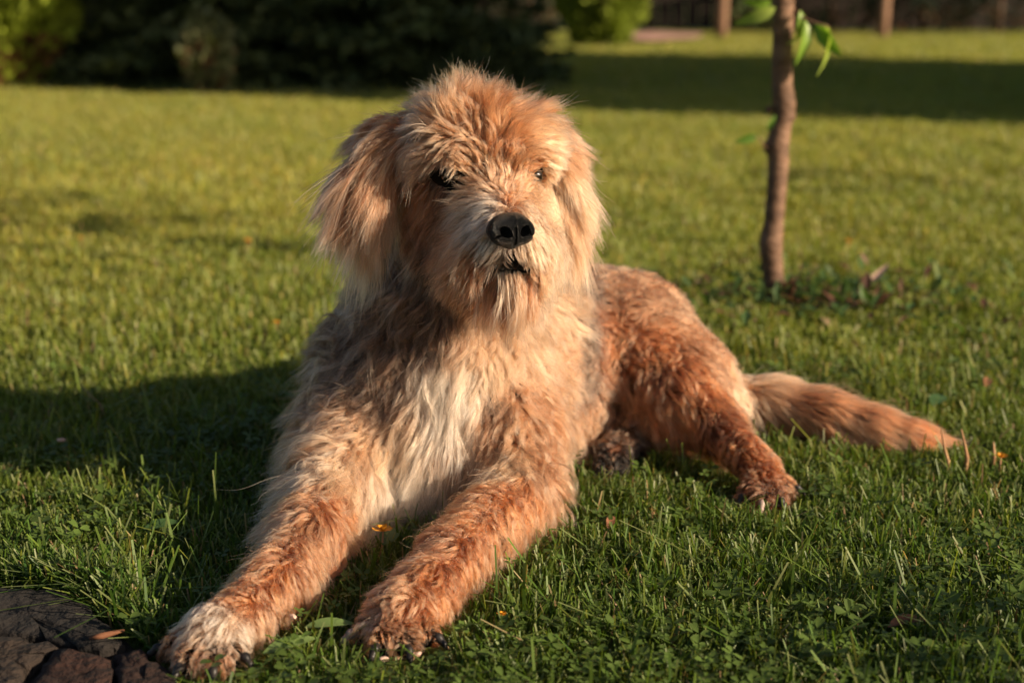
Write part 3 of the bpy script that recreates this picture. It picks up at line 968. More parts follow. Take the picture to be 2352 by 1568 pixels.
# longer blades leaning out over the stones
ex_n = 1100
tt = rng.random(ex_n) * (len(PATH) - 5 - 1)
seg = tt.astype(int)
fr_ = (tt - seg)[:, None]
PA = np.array(PATH)
ep = PA[seg + 1] * (1 - fr_) + PA[seg + 2] * fr_ + rng.normal(0, 0.012, (ex_n, 2)) + np.array([0.02, 0.02])
ep = ep[ep[:, 1] < 1.6]
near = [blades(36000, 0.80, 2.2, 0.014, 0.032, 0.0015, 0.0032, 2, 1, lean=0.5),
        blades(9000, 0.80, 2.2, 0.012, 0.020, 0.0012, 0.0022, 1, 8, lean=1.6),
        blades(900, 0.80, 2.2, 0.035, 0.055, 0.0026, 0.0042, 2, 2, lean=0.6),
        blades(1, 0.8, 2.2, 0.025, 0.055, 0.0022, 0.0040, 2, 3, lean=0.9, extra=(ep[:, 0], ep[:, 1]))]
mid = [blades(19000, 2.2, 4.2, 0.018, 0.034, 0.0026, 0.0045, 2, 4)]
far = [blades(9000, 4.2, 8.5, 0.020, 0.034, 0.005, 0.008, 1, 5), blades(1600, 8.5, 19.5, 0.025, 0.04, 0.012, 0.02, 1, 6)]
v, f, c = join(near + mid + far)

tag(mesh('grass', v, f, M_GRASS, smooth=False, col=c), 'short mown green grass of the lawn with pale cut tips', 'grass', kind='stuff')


# clover and broad weeds between the blades
def clover(n, y0, y1, seed):
    r = np.random.default_rng(seed)
    y = r.uniform(y0, y1, n * 3)
    x = r.uniform(-1, 1, n * 3) * (0.40 * y + 0.25)
    m = patch(x, y, 6, 5) + 0.35 * (x > 0) + r.normal(0, 0.5, n * 3)
    s = np.argsort(-m)[:n]
    x, y = x[s], y[s]
    ok = ~inside(x, y, PATH) & (sdf(np.stack([x, y, np.full_like(x, 0.02)], -1), BODY) > 0.014)
    x, y = x[ok], y[ok]
    V_, F_, C_ = [], [], []
    o = 0
    for i in range(len(x)):
        z = r.uniform(0.014, 0.030)
        R0 = r.uniform(0.0030, 0.0060) if r.random() < 0.75 else r.uniform(0.006, 0.0095)
        a0 = r.uniform(0, 6.28)
        tilt = r.normal(0, 0.25, 2)
        cc = np.array([0.066, 0.104, 0.020]) * r.uniform(0.65, 1.4)
        for b in range(3):
            a1 = a0 + b * 2.094
            for k_, (rr, da) in enumerate(((0.1, 0), (0.75, 0.62), (1.45, 0.42), (1.55, 0.16), (1.38, 0.0), (1.55, -0.16), (1.45, -0.42), (0.75, -0.62))):
                px, py = rr * R0 * math.cos(a1 + da), rr * R0 * math.sin(a1 + da)
                V_.append((x[i] + px, y[i] + py, z + px * tilt[0] + py * tilt[1] + 0.12 * abs(da) * R0 + 0.1 * rr * R0))
                C_.append(cc * (1.25 if rr == 0.1 else 1))
            F_ += [[o, o + 1, o + 2, o + 3], [o, o + 3, o + 4, o + 4], [o, o + 4, o + 5, o + 5], [o, o + 5, o + 6, o + 7]]
            o += 8
    F_ = [[a_ for j_, a_ in enumerate(q) if a_ not in q[:j_]] for q in F_]
    return np.array(V_), F_, np.array(C_)


v, f, c = clover(4800, 0.85, 2.2, 3)
tag(mesh('clover', v, f, M_GRASS, smooth=False, col=c), 'small dark clover leaves growing among the grass in front', 'clover', kind='stuff')


def leaf_shape(L, W, fold=0.25, bend=0.3, n=6):
    """pointed oval leaf with a midrib fold, along +x"""
    v = []
    for i in range(n + 1):
        t = i / n
        wd = W * math.sin(math.pi * min(1, t * 0.96 + 0.02)) ** 0.8 * (1 - 0.25 * t)
        x = L * t
        z = -bend * L * t * t
        v += [(x, -wd / 2, z + fold * wd / 2), (x, 0, z), (x, wd / 2, z + fold * wd / 2)]
    f = []
    for i in range(n):
        a_ = 3 * i
        f += [[a_, a_ + 3, a_ + 4, a_ + 1], [a_ + 1, a_ + 4, a_ + 5, a_ + 2]]
    return np.array(v), f


def data_mesh(name, v, f, m, col=None, smooth=True):
    o = mesh(name, v, f, m, smooth=smooth, col=np.tile(np.array(col), (len(v), 1)) if col is not None else None)
    me = o.data
    bpy.data.objects.remove(o)
    return me


def place(name, me, loc, rot, parent=None, s=1.0):
    o = link(name, me, parent)
    if parent is not None:
        o.matrix_parent_inverse.identity()
        o.location = Vector(loc) - parent.location
    else:
        o.location = loc
    o.rotation_euler = rot
    o.scale = (s, s, s)
    return o


# ------------------------------------------------------------------ young tree
def tube(pts, rad, n=10, seed=0, rough=0.0):
    r = np.random.default_rng(seed)
    pts = np.array(pts)
    v, f = [], []
    for i, p in enumerate(pts):
        d = unit(pts[min(i + 1, len(pts) - 1)] - pts[max(i - 1, 0)])
        a_ = unit(np.cross(d, [0.3, 1, 0.1]))
        b_ = np.cross(d, a_)
        for k_ in range(n):
            t = 6.2832 * k_ / n
            q = rad[i] * (1 + rough * r.normal())
            v.append(p + (a_ * math.cos(t) + b_ * math.sin(t)) * q)
    for i in range(len(pts) - 1):
        for k_ in range(n):
            f.append([i * n + k_, i * n + (k_ + 1) % n, (i + 1) * n + (k_ + 1) % n, (i + 1) * n + k_])
    f.append(list(range(n))[::-1])
    f.append([(len(pts) - 1) * n + k_ for k_ in range(n)])
    return np.array(v), f


TY = TREE_BASE[1]
tree = empty('young_tree', TREE_BASE, 'slim young tree with brown knotty trunk standing in the sunny lawn', 'tree')
tp = [(1780, 700), (1778, 660), (1775, 620), (1772, 585), (1770, 560), (1776, 520), (1781, 470), (1786, 410), (1788, 370), (1786, 335), (1792, 300), (1800, 262), (1801, 235), (1797, 200), (1796, 150), (1797, 100), (1799, 50), (1800, 0), (1802, -60)]
tpts = [P(u, v_, TY) for u, v_ in tp]
tr_ = [30, 27, 26, 27, 30, 25, 24, 24, 25, 28, 25, 27, 28, 25, 24, 23, 25, 26, 24]
trad = [t * 0.80 / 1000 for t in tr_]
top = tpts[-1]
for i in range(1, 16):
    tpts.append(top + np.array([0.012 * math.sin(i * 0.8), 0.01 * math.cos(i), 0.11 * i]))
    trad.append(0.020 * (1 - i / 18))
# finer rings for a lively outline
TP, TR = [], []
for i in range(len(tpts) - 1):
    for t in (0, .25, .5, .75):
        TP.append(tpts[i] * (1 - t) + tpts[i + 1] * t)
        TR.append(trad[i] * (1 - t) + trad[i + 1] * t)
v, f = tube(TP, TR, 18, 4, 0.025)
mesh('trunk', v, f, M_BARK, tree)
for (u, v_, du, r0) in ((1764, 560, -1, 13), (1768, 338, -1, 15), (1767, 252, -1, 8), (1820, 268, 1, 9), (1795, 190, -.6, 9), (1762, 610, -1, 9)):
    p = P(u, v_, TY - 0.004)
    vv, ff = ico(p, (0.00086 * r0, 0.00086 * r0 * 0.8, 0.00086 * r0 * 1.3), 2)
    vv = vv + noise3(vv, 300, 5) * 0.0014
    mesh('knot', vv, ff, M_BARK, tree)
GREEN = [(0.17, 0.28, 0.035), (0.12, 0.22, 0.03), (0.26, 0.34, 0.07)]
LEAVES = [data_mesh('leaf', *leaf_shape(0.078, 0.035, 0.5, b_), M_LEAF, col=c_) for b_, c_ in ((0.5, GREEN[0]), (0.3, GREEN[1]), (0.7, GREEN[2]))]


def twig(pts, r0=0.003):
    v, f = tube(pts, list(np.linspace(r0, r0 * 0.5, len(pts))), 6)
    return mesh('twig', v, f, M_BARK, tree)


twig([P(1818, 20, TY), P(1835, 30, TY - .02), P(1850, 45, TY - .04), P(1880, 55, TY - .05), P(1905, 62, TY - .06)])
twig([P(1768, 345, TY), P(1755, 335, TY - .02), P(1745, 318, TY - .03), P(1730, 312, TY - .04)], 0.0018)
twig([P(1790, 15, TY), P(1765, 25, TY), P(1745, 30, TY - .01)], 0.002)
# leaf: attach point, direction (pixels), roll
for k_, (u, v_, du, dv, s, roll) in enumerate(((1848, 48, .12, 1.0, .95, .5), (1872, 52, .55, .95, .95, -.5), (1893, 56, .5, 1.0, 1.05, 1.2), (1838, 25, .1, .9, .55, .3), (1740, 312, -.9, .25, .55, .2),
                                       (1780, 18, -1.0, .55, .85, .3), (1772, 4, -1, .2, .6, .6), (1764, 300, .2, -.5, .4, .2), (1846, 60, -.2, 1, .5, 1.0))):
    d = unit(RIGHTV * du - UPV * dv + np.array([0, -0.25, 0]))
    o = place('leaf', LEAVES[k_ % 3], P(u, v_, TY - 0.03), (0, 0, 0), tree, s)
    o.rotation_mode = 'XYZ'
    from mathutils import Matrix
    zz = np.array([0.25 * math.sin(roll * 2), -1.0, 0.25])
    zz = unit(zz - d * (zz @ d))
    yy = np.cross(zz, d)
    zz, yy = zz * math.cos(roll) + yy * math.sin(roll), yy * math.cos(roll) - zz * math.sin(roll)
    o.rotation_euler = Matrix(((d[0], yy[0], zz[0]), (d[1], yy[1], zz[1]), (d[2], yy[2], zz[2]))).to_euler()
# crown above the frame: it casts the dapple on the lawn behind
r = random.Random(5)
for b_ in range(11):
    i = 74 + b_ * 5
    i = min(i - 1, len(TP) - 2)
    p0 = TP[i]
    az = b_ * 2.4
    L = r.uniform(0.35, 0.6) * (1 - b_ * 0.03)
    bp_ = [p0 + np.array([math.cos(az), math.sin(az), 0.0]) * L * t + np.array([0, 0, 0.55 * L * t ** 0.8]) for t in (0, .2, .4, .6, .8, 1)]
    v, f = tube(bp_, [0.008, 0.007, 0.006, 0.005, 0.004, 0.002], 6)
    mesh('branch', v, f, M_BARK, tree)
    for q in range(24):
        t = r.uniform(0.2, 1)
        p = p0 + np.array([math.cos(az), math.sin(az), 0.0]) * L * t + np.array([0, 0, 0.55 * L * t ** 0.8])
        place('leaf', LEAVES[q % 3], p, (r.uniform(-1, 1), r.uniform(0.1, 1.3), r.uniform(0, 6.28)), tree, r.uniform(0.8, 1.1))


fr = np.random.default_rng(44)
ex_v, ex_f, ex_c = [], [], []
for k_ in range(1500):
    z = 0.66 + 1.5 * fr.random() ** 1.5
    q = (0.55 - 0.15 * (z - 0.66)) * math.sqrt(fr.random())
    a_ = fr.uniform(0, 6.283)
    lv, lf = leaf_shape(0.075 * fr.uniform(.7, 1.2), 0.034, 0.4, 0.5, 2)
    rz, ry = fr.uniform(0, 6.283), fr.uniform(-0.2, 1.1)
    lv = np.stack([lv[:, 0] * math.cos(ry) + lv[:, 2] * math.sin(ry), lv[:, 1], -lv[:, 0] * math.sin(ry) + lv[:, 2] * math.cos(ry)], -1)
    lv = np.stack([lv[:, 0] * math.cos(rz) - lv[:, 1] * math.sin(rz), lv[:, 0] * math.sin(rz) + lv[:, 1] * math.cos(rz), lv[:, 2]], -1)
    # leaves sit in clumps along the branches
    if math.sin(7 * a_ + 5 * z) + 0.6 * math.sin(11 * z + 3) < 0.0:
        continue
    lv += [TREE_BASE[0] + q * math.cos(a_), TREE_BASE[1] + q * math.sin(a_), max(z, 0.68)]
    o_ = 9 * len(ex_v)
    ex_v.append(lv)
    ex_f += [[i_ + o_ for i_ in q_] for q_ in lf]
    ex_c.append(np.tile(np.array(GREEN[k_ % 3]), (len(lv), 1)))
fo = mesh('foliage', np.concatenate(ex_v), ex_f, M_LEAF, tree, smooth=False, col=np.concatenate(ex_c))
fo['kind'] = 'stuff'

# added copy of the tree, unseen on the right; its crown dapples the lawn
added_tree = tree.copy()
C.objects.link(added_tree)
added_tree['label'] = 'second young tree added unseen beyond the right edge to dapple the lawn'
for ch in list(tree.children):
    c2 = ch.copy()
    C.objects.link(c2)
    c2.parent = added_tree
added_tree.location = (5.0, 2.5, 0)
tree['group'] = added_tree['group'] = 'young fruit trees on the lawn'

# weeds, bare soil and dead leaves round the foot of the tree
wr = np.random.default_rng(12)
wv, wf, wc = [], [], []
bx, by = TREE_BASE[0], TREE_BASE[1]
for k_ in range(480):
    a_, q = wr.uniform(0, 6.283), abs(wr.normal(0, 0.16))
    x, y = bx + 0.06 + math.cos(a_) * q * 1.7, by - 0.03 + math.sin(a_) * q
    L, W = wr.uniform(0.018, 0.050), wr.uniform(0.010, 0.024)
    lv, lf = leaf_shape(L, W, 0.4, wr.uniform(-.2, .6), 2)
    rz, ry = wr.uniform(0, 6.283), wr.uniform(-1.0, 0.2)
    cy_, sy_ = math.cos(ry), math.sin(ry)
    lv = np.stack([lv[:, 0] * cy_ + lv[:, 2] * sy_, lv[:, 1], -lv[:, 0] * sy_ + lv[:, 2] * cy_], -1)
    lv = np.stack([lv[:, 0] * math.cos(rz) - lv[:, 1] * math.sin(rz), lv[:, 0] * math.sin(rz) + lv[:, 1] * math.cos(rz), lv[:, 2]], -1)
    lv += [x, y, wr.uniform(0.012, 0.036)]
    t_ = wr.random()
    cc = np.array([0.06, 0.11, 0.03]) if t_ < .55 else np.array([0.13, 0.17, 0.04]) if t_ < .7 else np.array([0.11, 0.05, 0.032]) if t_ < .94 else np.array([0.32, 0.21, 0.15])
    o_ = sum(len(q_) for q_ in wv)
    wv.append(lv)
    wf += [[i_ + o_ for i_ in q_] for q_ in lf]
    wc.append(np.tile(cc * wr.uniform(.6, 1.3), (len(lv), 1)))
tag(mesh('weeds', np.concatenate(wv), wf, M_GRASS, smooth=False, col=np.concatenate(wc)), 'dark weeds and dead leaves round the foot of the young tree', 'weeds', kind='stuff')
sp_ = [(bx + 0.05 + math.cos(t_) * 0.24 * (1 + .2 * math.sin(3 * t_)), by + math.sin(t_) * 0.11 * (1 + .2 * math.cos(2 * t_)), 0.002) for t_ in np.linspace(0, 6.1, 22)]
tag(mesh('bare_soil', sp_, [list(range(22))], M_JOINT), kind='structure')


# ------------------------------------------------------------------ conifers and shrubs behind
def sprays(P0, N0, size, col, seed, jit=0.5, aspect=0.35):
    """little pointed sprays: one triangle pair each"""
    r_ = np.random.default_rng(seed)
    n = len(P0)
    d = unit(N0 + r_.normal(0, jit, (n, 3)))
    s = unit(np.cross(d, r_.normal(size=(n, 3))))
    L = size * r_.uniform(0.6, 1.4, n)[:, None]
    W = L * aspect
    v = np.stack([P0 - s * W * 0.4, P0 + s * W * 0.4, P0 + d * L * 0.55 + s * W, P0 + d * L, P0 + d * L * 0.55 - s * W], 1)
    o = np.arange(n)[:, None] * 5
    q = o + np.array([[0, 1, 2, 3]])
    q2 = o + np.array([[0, 3, 4, 4]])
    f = [list(x) for x in np.concatenate([q])]
    f += [[a_[0], a_[1], a_[2]] for a_ in q2]
    c = np.repeat(col * r_.uniform(0.6, 1.35, (n, 1)), 5, 0)
    return v.reshape(-1, 3), f, c


def thuja(name, x, y, rx, h, label, cat, n, col, brown=0.0, seed=0, group=None):
    r_ = np.random.default_rng(seed)
    t = empty(name, (x, y, 0), label, cat, group)
    v, f = tube([(x, y, -0.02), (x, y, h * 0.85)], [0.06, 0.02], 8)
    mesh('trunk', v, f, M_BARK2, t)
    z = r_.random(n) ** 0.8 * h
    prof = np.clip(np.sin(np.clip(z / h, 0, 1) * math.pi * 0.93 + 0.22), 0.05, 1) ** 0.5
    az = r_.uniform(0, 6.283, n)
    lump = 1 + 0.10 * np.sin(az * 5 + z * 7) + 0.07 * np.sin(az * 9 - z * 13)
    rr = rx * prof * lump * np.sqrt(r_.uniform(0.62, 1.0, n))
    p = np.stack([x + rr * np.cos(az), y + rr * np.sin(az), 0.02 + z], -1)
    nn = np.stack([np.cos(az), np.sin(az), np.full(n, 0.9)], -1)
    cc = np.tile(np.array(col), (n, 1))
    lowm = (z < 0.30) & (r_.random(n) < brown)
    cc[lowm] = (0.15, 0.07, 0.035)
    v, f, c = sprays(p, nn, 0.055, cc, seed)
    mesh('crown', v, f, M_FOLI, t, smooth=False, col=c)
    return t


def spruce(x, y, R0, h, label, seed, n_br=420, col=(0.062, 0.078, 0.030), cat='spruce', name='spruce_tree', group=None):
    r_ = np.random.default_rng(seed)
    t = empty(name, (x, y, 0), label, cat, group)
    v, f = tube([(x, y, -0.02), (x, y, h * 0.5), (x, y, h)], [0.12, 0.07, 0.01], 8)
    mesh('trunk', v, f, M_BARK2, t)
    PP, NN = [], []
    for b in range(n_br):
        z = h * (r_.random() ** 1.5) * 0.98 + 0.06
        L = R0 * (1 - z / h) ** 0.75 * r_.uniform(0.8, 1.12)
        az = r_.uniform(0, 6.283)
        m = max(10, int(110 * L))
        s = np.sqrt(r_.random(m)) * L
        dr = np.array([math.cos(az), math.sin(az), 0])
        sd_ = np.array([-math.sin(az), math.cos(az), 0])
        lat = r_.normal(0, 0.13, m) * (1 - 0.5 * s / L) * L
        droop = -0.22 * (s / L) ** 1.2 * L + 0.10 * (s / L) ** 3 * L
        PP.append(np.array([x, y, z]) + dr * s[:, None] + sd_ * lat[:, None] + np.array([0, 0, 1]) * (droop - np.abs(lat) * 0.3)[:, None])
        NN.append(np.tile(dr * 0.8 + [0, 0, -0.15], (m, 1)) + sd_ * np.sign(lat)[:, None] * 0.6)
    PP, NN = np.concatenate(PP), np.concatenate(NN)
    PP[:, 2] = np.maximum(PP[:, 2], 0.02)
    cc = np.tile(np.array(col), (len(PP), 1)) * (1 + 0.5 * (r_.random((len(PP), 1)) < 0.12))
    v, f, c = sprays(PP, NN, 0.07, cc, seed, 0.45, 0.25)
    mesh('crown', v, f, M_FOLI, t, smooth=False, col=c)
    return t


thuja('thuja_shrub', -3.38, 8.8, 0.86, 2.3, 'sunlit yellow green thuja shrub at the left edge, brown near the ground', 'shrub', 42000, (0.21, 0.26, 0.03), 0.5, 1)
spruce(-1.80, 9.4, 1.15, 4.5, 'dark spreading spruce beside the sunlit thuja shrub at left', 2)
spruce(-3.3, 12.2, 1.6, 5.5, 'dark spruce farther back, seen between the sunlit thuja and the spreading spruce', 5, 300)
spruce(-0.75, 9.1, 1.05, 4.2, 'dark spruce reaching the ground right behind the dog\'s head', 3)
thuja('thuja_shrub', 0.90, 14.9, 0.50, 1.9, 'round clipped green thuja standing to the right of the dark spruces', 'shrub', 20000, (0.20, 0.25, 0.035), 0.0, 4)


# added tall hedge, unseen on the right, to lay shade across the far lawn
def hedge(x0, x1, y0, y1, h, label, n, seed, col=(0.03, 0.06, 0.018)):
    r_ = np.random.default_rng(seed)
    t = empty('added_shade_hedge', ((x0 + x1) / 2, (y0 + y1) / 2, 0), label, 'hedge')
    p = np.stack([r_.uniform(x0, x1, n), r_.uniform(y0, y1, n), r_.uniform(0, h, n)], -1)
    a_ = r_.integers(0, 5, n)
    p[a_ == 0, 0] = x0
    p[a_ == 1, 0] = x1
    p[a_ == 2, 1] = y0
    p[a_ == 3, 1] = y1
    p[a_ == 4, 2] = h
    cen = np.array([(x0 + x1) / 2, (y0 + y1) / 2, h / 2])
    nn = unit((p - cen) / np.array([x1 - x0, y1 - y0, h]))
    p = p + r_.normal(0, 0.08, (n, 3))
    p[:, 2] = np.abs(p[:, 2])
    v, f, c = sprays(p, nn, 0.35, np.tile(np.array(col), (n, 1)), seed, 0.7, 0.5)
    mesh('crown', v, f, M_FOLI, t, smooth=False, col=c)


hedge(6.4, 7.8, 4.7, 9.5, 5.0, 'tall clipped hedge beyond the right edge that shades the lawn', 16000, 9)

def shade_shrub(x0, x1, y0, y1, h, n):  # added shrub, out of view, there to dapple the front lawn
    r_ = np.random.default_rng(8)
    t = empty('added_shade_shrub', ((x0 + x1) / 2, (y0 + y1) / 2, 0), 'low leafy shrub beyond the right edge that dapples the front lawn with shade', 'shrub')
    p = np.stack([r_.uniform(x0, x1, n), r_.uniform(y0, y1, n), h * r_.random(n) ** 1.3 + 0.02], -1)
    v, f, c = sprays(p, np.tile([0, 0, 1.0], (n, 1)), 0.05, np.tile(np.array([0.05, 0.10, 0.02]), (n, 1)), 8, 1.0, 0.4)
    mesh('foliage', v, f, M_FOLI, t, smooth=False, col=c)
    for k in range(9):
        x, y = r_.uniform(x0, x1), r_.uniform(y0, y1)
        v, f = tube([(x, y, -0.01), (x + r_.normal(0, .03), y + r_.normal(0, .03), h * 0.9)], [0.005, 0.002], 5)
        mesh('stem', v, f, M_BARK2, t)


shade_shrub(1.15, 1.55, 0.50, 1.00, 0.42, 380)

# dark timber fence closing the garden
fence = empty('wooden_fence', (2, 21, 0), 'dark brown timber fence behind the far end of the lawn', 'fence')
bx_v = np.array([(-.5, -.5, 0), (.5, -.5, 0), (.5, .5, 0), (-.5, .5, 0), (-.5, -.5, 1), (.5, -.5, 1), (.5, .5, 1), (-.5, .5, 1)], float)
bx_f = [[3, 2, 1, 0], [4, 5, 6, 7], [0, 1, 5, 4], [1, 2, 6, 5], [2, 3, 7, 6], [3, 0, 4, 7]]
plank = data_mesh('plank', bx_v * [0.19, 0.025, 1.8], bx_f, M_FENCE, smooth=False)
rr_ = random.Random(3)
for i in range(130):
    o = place('plank', plank, (-13 + i * 0.2, 21 + (0.012 if i % 2 else 0), 0.0 + rr_.uniform(0, 0.02)), (0, 0, 0), fence)
rail = mesh('rail', bx_v * [26.4, 0.06, 0.09] + [0.0, 21.06, 0.4], bx_f, M_FENCE, fence, smooth=False)
rail2 = mesh('rail', bx_v * [26.4, 0.06, 0.09] + [0.0, 21.06, 1.4], bx_f, M_FENCE, fence, smooth=False)

# thin trunks of far trees
for k_, (u, lab) in enumerate(((1655, 'thin brown trunk of a far tree left of the young tree, before the fence'), (2025, 'thin brown trunk of a far tree near the right edge, before the fence'))):
    y = 17.2
    x = (u - 1176) / FPX * (y * CS + CAM_H * SN)
    t = empty('far_tree', (x, y, 0), lab, 'tree', 'bare trunked trees at the far end of the lawn')
    v, f = tube([(x, y, -0.02), (x + .02, y, 0.5), (x + .01, y, 1.2), (x + .06, y, 2.2), (x, y, 3.2)], [0.075, 0.06, 0.052, 0.04, 0.02], 9)
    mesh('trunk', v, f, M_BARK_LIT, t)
    n = 3500
    r_ = np.random.default_rng(k_)
    q = unit(r_.normal(size=(n, 3))) * r_.uniform(0.4, 1, (n, 1)) ** 0.5 * [1.1, 1.1, 0.9] + [x, y, 2.9]
    v, f, c = sprays(q, q - [x, y, 2.9], 0.09, np.tile(np.array([0.07, 0.13, 0.02]), (n, 1)), k_, 0.8, 0.4)
    mesh('crown', v, f, M_LEAF, t, smooth=False, col=c)
# far shrubs in front of the fence
for k_, (u, y, rx, h, n, col, lab) in enumerate((
        (2290, 18.8, 1.3, 1.6, 6000, (0.012, 0.020, 0.010), 'dark rounded shrub before the fence at the far right'),
        (2120, 19.6, 0.8, 1.1, 3500, (0.014, 0.018, 0.010), 'low dark shrub between the far trunk and the dark corner shrub'),
        (1905, 19.8, 0.9, 1.2, 3500, (0.016, 0.026, 0.012), 'low dark shrub before the fence right of the young tree'),
        (480, 8.15, 0.13, 0.42, 900, (0.16, 0.17, 0.08), 'slim pale grey green bush in the shade before the dark spruces'),
        (1725, 19.2, 0.32, 0.45, 1500, (0.12, 0.16, 0.07), 'small pale green bush at the foot of the fence left of the young tree'),
        (1215, 17.5, 0.45, 1.1, 2500, (0.07, 0.07, 0.04), 'small brownish bush between the dark spruce and the round thuja'))):
    x = (u - 1176) / FPX * (y * CS + CAM_H * SN)
    thuja('shrub', x, y, rx, h, lab, 'shrub', n, col, 0.2, 30 + k_)
for k_, (x, y) in enumerate(((-6.5, 12), (-5.2, 9.6), (-8.5, 10.5))):
    thuja('thuja_shrub', x, y, 0.9, 2.4, ('green thuja shrub in the row beyond the left edge, farthest back', 'green thuja shrub beyond the left edge next to the sunlit one', 'green thuja shrub farthest out on the left')[k_], 'shrub', 6000, (0.10, 0.16, 0.022), 0.4, 60 + k_)
# pinkish gravel strip at the foot of the fence
gp_ = outline([(1440, 100), (1490, 106), (1600, 99), (1620, 88), (1500, 82), (1440, 88)])
tag(mesh('gravel_strip', [(x, y, 0.055) for x, y in gp_], [list(range(len(gp_)))], M_GRAVEL), kind='structure')

# ------------------------------------------------------------------ small things in the grass
def flower(loc, s, label, seed, lean=(0.2, 0.1)):
    r_ = random.Random(seed)
    t = empty('yellow_flower', loc, label, 'flower', 'small yellow flowers in the lawn')
    top_ = np.array(loc) + [lean[0] * 0.03, lean[1] * 0.03, 0.034 * s]
    v, f = tube([loc, (np.array(loc) + top_) / 2 + [0.002, 0, 0], top_], [0.0012, 0.0011, 0.001], 6)
    mesh('stem', v, f, M_STRAW, t)
    vv, ff = [], []
    for ring, (L, el, m_) in enumerate(((0.011, 0.35, 16), (0.008, 0.9, 11))):
        for i in range(m_):
            a_ = 6.283 * i / m_ + ring + r_.uniform(-.1, .1)
            L_ = L * s * r_.uniform(0.8, 1.15)
            d = np.array([math.cos(a_) * math.cos(el), math.sin(a_) * math.cos(el), math.sin(el)])
            sd_ = np.array([-math.sin(a_), math.cos(a_), 0]) * 0.0013 * s
            o = len(vv)
            vv += [top_ - sd_ * .5, top_ + sd_ * .5, top_ + d * L_ + sd_, top_ + d * L_ - sd_]
            ff.append([o, o + 1, o + 2, o + 3])
    mesh('petals', vv, ff, M_YEL, t, smooth=False)


for k_, (u, v_, s, lab) in enumerate((
        (868, 1290, 1.0, 'yellow dandelion head in the shaded grass between the dog\'s front legs'),
        (628, 778, 0.8, 'orange yellow flower in the grass just left of the dog\'s shoulder'),
        (566, 590, 1.0, 'yellow flower in the sunny grass left of the dog\'s ear'),
        (180, 575, 0.8, 'small yellow flower in the grass at far left'),
        (1942, 590, 1.0, 'yellow flower in the grass to the right of the young tree'),
        (2286, 1100, 0.8, 'drooping yellow flower in the grass right of the dog\'s tail tip'),
        (1490, 1205, 0.5, 'tiny yellow flower in the dark grass below the hind paw'),
        (1140, 1452, 0.5, 'tiny orange flower in the grass in front of the dog'))):
    flower(H(u, v_, 0), s, lab, k_)
# dry stalks by the tail
for k_, (pts_, lab) in enumerate((
        ([(2180, 1082, 0), (2178, 1060, .012), (2170, 1030, .028), (2162, 985, .05)], 'dry brown stalk standing by the dog\'s tail tip, the left one of the pair'),
        ([(2216, 1078, 0), (2222, 1052, .014), (2216, 1020, .03), (2208, 985, .05)], 'dry brown stalk at the very tip of the dog\'s tail, right of the other'),
        ([(2282, 1075, 0), (2284, 1045, .015), (2282, 1015, .034)], 'thin dark stalk standing in the grass right of the tail tip'))):
    pp = [P(u, v_, H(2180 if k_ == 0 else 2216, 1082, 0)[1]) for u, v_, z in pts_]
    pp[0][2] = -0.004
    v, f = tube(pp, list(np.linspace(0.0034, 0.0009, len(pp))), 6)
    tag(mesh('dry_stalk', v, f, M_STRAW), lab, 'stalk', 'dry stalks by the tail')
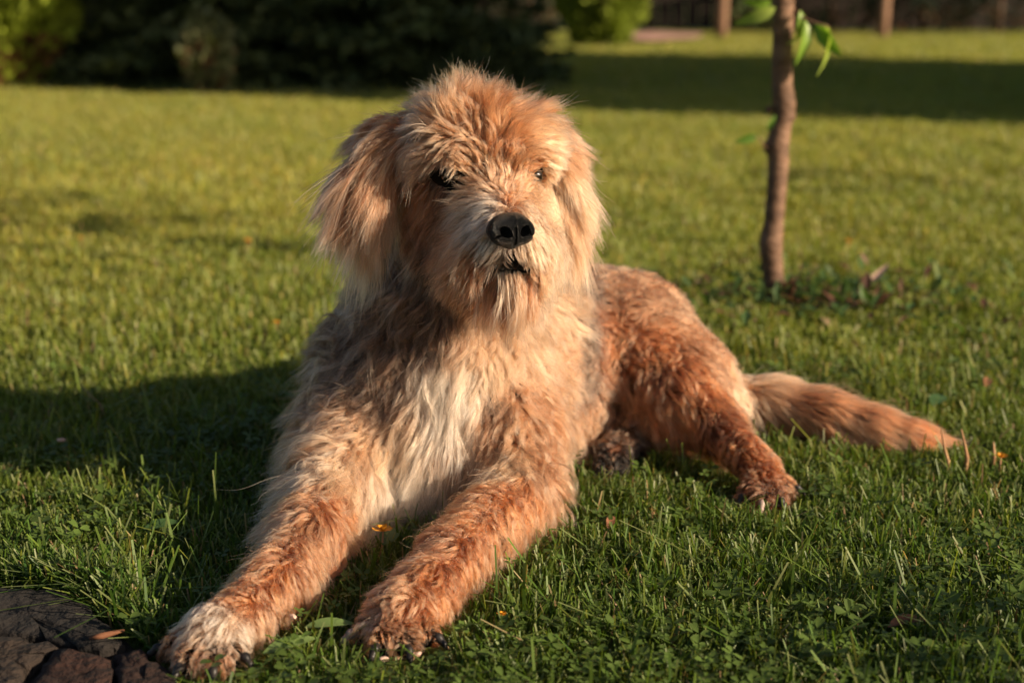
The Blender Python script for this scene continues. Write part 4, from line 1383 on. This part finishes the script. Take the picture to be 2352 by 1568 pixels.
# broad weed leaves near the paws
WEED = data_mesh('weed_leaf', *leaf_shape(0.07, 0.026, 0.2, 0.25), M_GRASS, col=(0.15, 0.22, 0.07))
WEED2 = data_mesh('weed_leaf', *leaf_shape(0.05, 0.026, 0.2, 0.2), M_GRASS, col=(0.055, 0.11, 0.035))
for k_, (u, v_, rz, s, lab) in enumerate((
        (605, 1500, 0.55, 0.75, 'broad pale green weed leaf right beside the white front paw'),
        (700, 1440, 0.1, 0.65, 'broad pale green weed leaf between the two front paws'),
        (880, 1252, 1.3, 0.9, 'round green weed leaf between the dog\'s forelegs above the dandelion'),
        (330, 1215, 0.4, 0.8, 'broad green weed leaf in the grass left of the dog\'s foreleg'),
        (1500, 1290, 2.6, 0.7, 'broad dark weed leaf in the grass right of the elbow'),
        (2140, 930, 0.9, 1.0, 'long green weed leaf standing behind the tail'))):
    o = place('weed_leaf', WEED if k_ < 2 else WEED2, H(u, v_, 0.02), (0.2, -0.25, rz), None, s)
    tag(o, lab, 'leaf')
# dry leaves
DRYL = data_mesh('dry_leaf', *leaf_shape(0.05, 0.018, 0.7, 0.35), M_DRY)
DRYP = data_mesh('dry_leaf', *leaf_shape(0.06, 0.016, 0.6, -0.3), M_CHIP)
for k_, (u, v_, rz, s, me_, lab) in enumerate((
        (1985, 662, 0.6, 1.2, DRYP, 'pale curled dry leaf lying right of the young tree'),
        (2035, 672, 2.9, 1.2, DRYL, 'reddish brown dry leaf beside the pale curled one'),
        (2262, 890, 1.0, 0.9, DRYL, 'brown dry leaf in the grass behind the tail near the right edge'),
                (1395, 1215, 1.2, 0.7, DRYL, 'thin dry leaf standing in the grass below the dog\'s belly'),
        (745, 1340, 1.1, 0.8, DRYL, 'reddish dry leaf in the grass right of the white pawed foreleg'),
        (2040, 1440, 0.2, 0.8, DRYL, 'brown dry leaf in the front grass at lower right'))):
    tag(place('dry_leaf', me_, H(u, v_, 0.018), (0.3, -0.35, rz), None, s), lab, 'leaf')
CHIP = data_mesh('wood_chip', *(lambda a_: (a_[0], a_[1]))(ico(np.zeros(3), (0.007, 0.004, 0.003), 1)), M_CHIP, smooth=False)
for k_, (u, v_, rz, s, lab) in enumerate((
        (882, 1512, 0.3, 0.7, 'white petal like chip in the grass before the right front paw'),
        (962, 1500, 1.0, 0.55, 'pale chip in the grass below the right front paw, right of the white one'),
        (672, 1415, 2.2, 0.9, 'pale pink chip in the grass between the front paws'),
        (140, 1010, 0.4, 0.9, 'pale chip in the shaded grass at far left'))):
    tag(place('wood_chip', CHIP, H(u, v_, 0.026), (0.2, 0.1, rz), None, s), lab, 'chip')
v, f = tube([H(205, 1465, .016), H(235, 1459, .018), H(262, 1452, .017), H(285, 1447, .02)], [0.002, 0.0032, 0.0026, 0.001], 6, 2, 0.15)
tag(mesh('twig_bit', v, f, M_DRY), 'rusty brown bit of twig lying on the dark paving stone', 'twig')
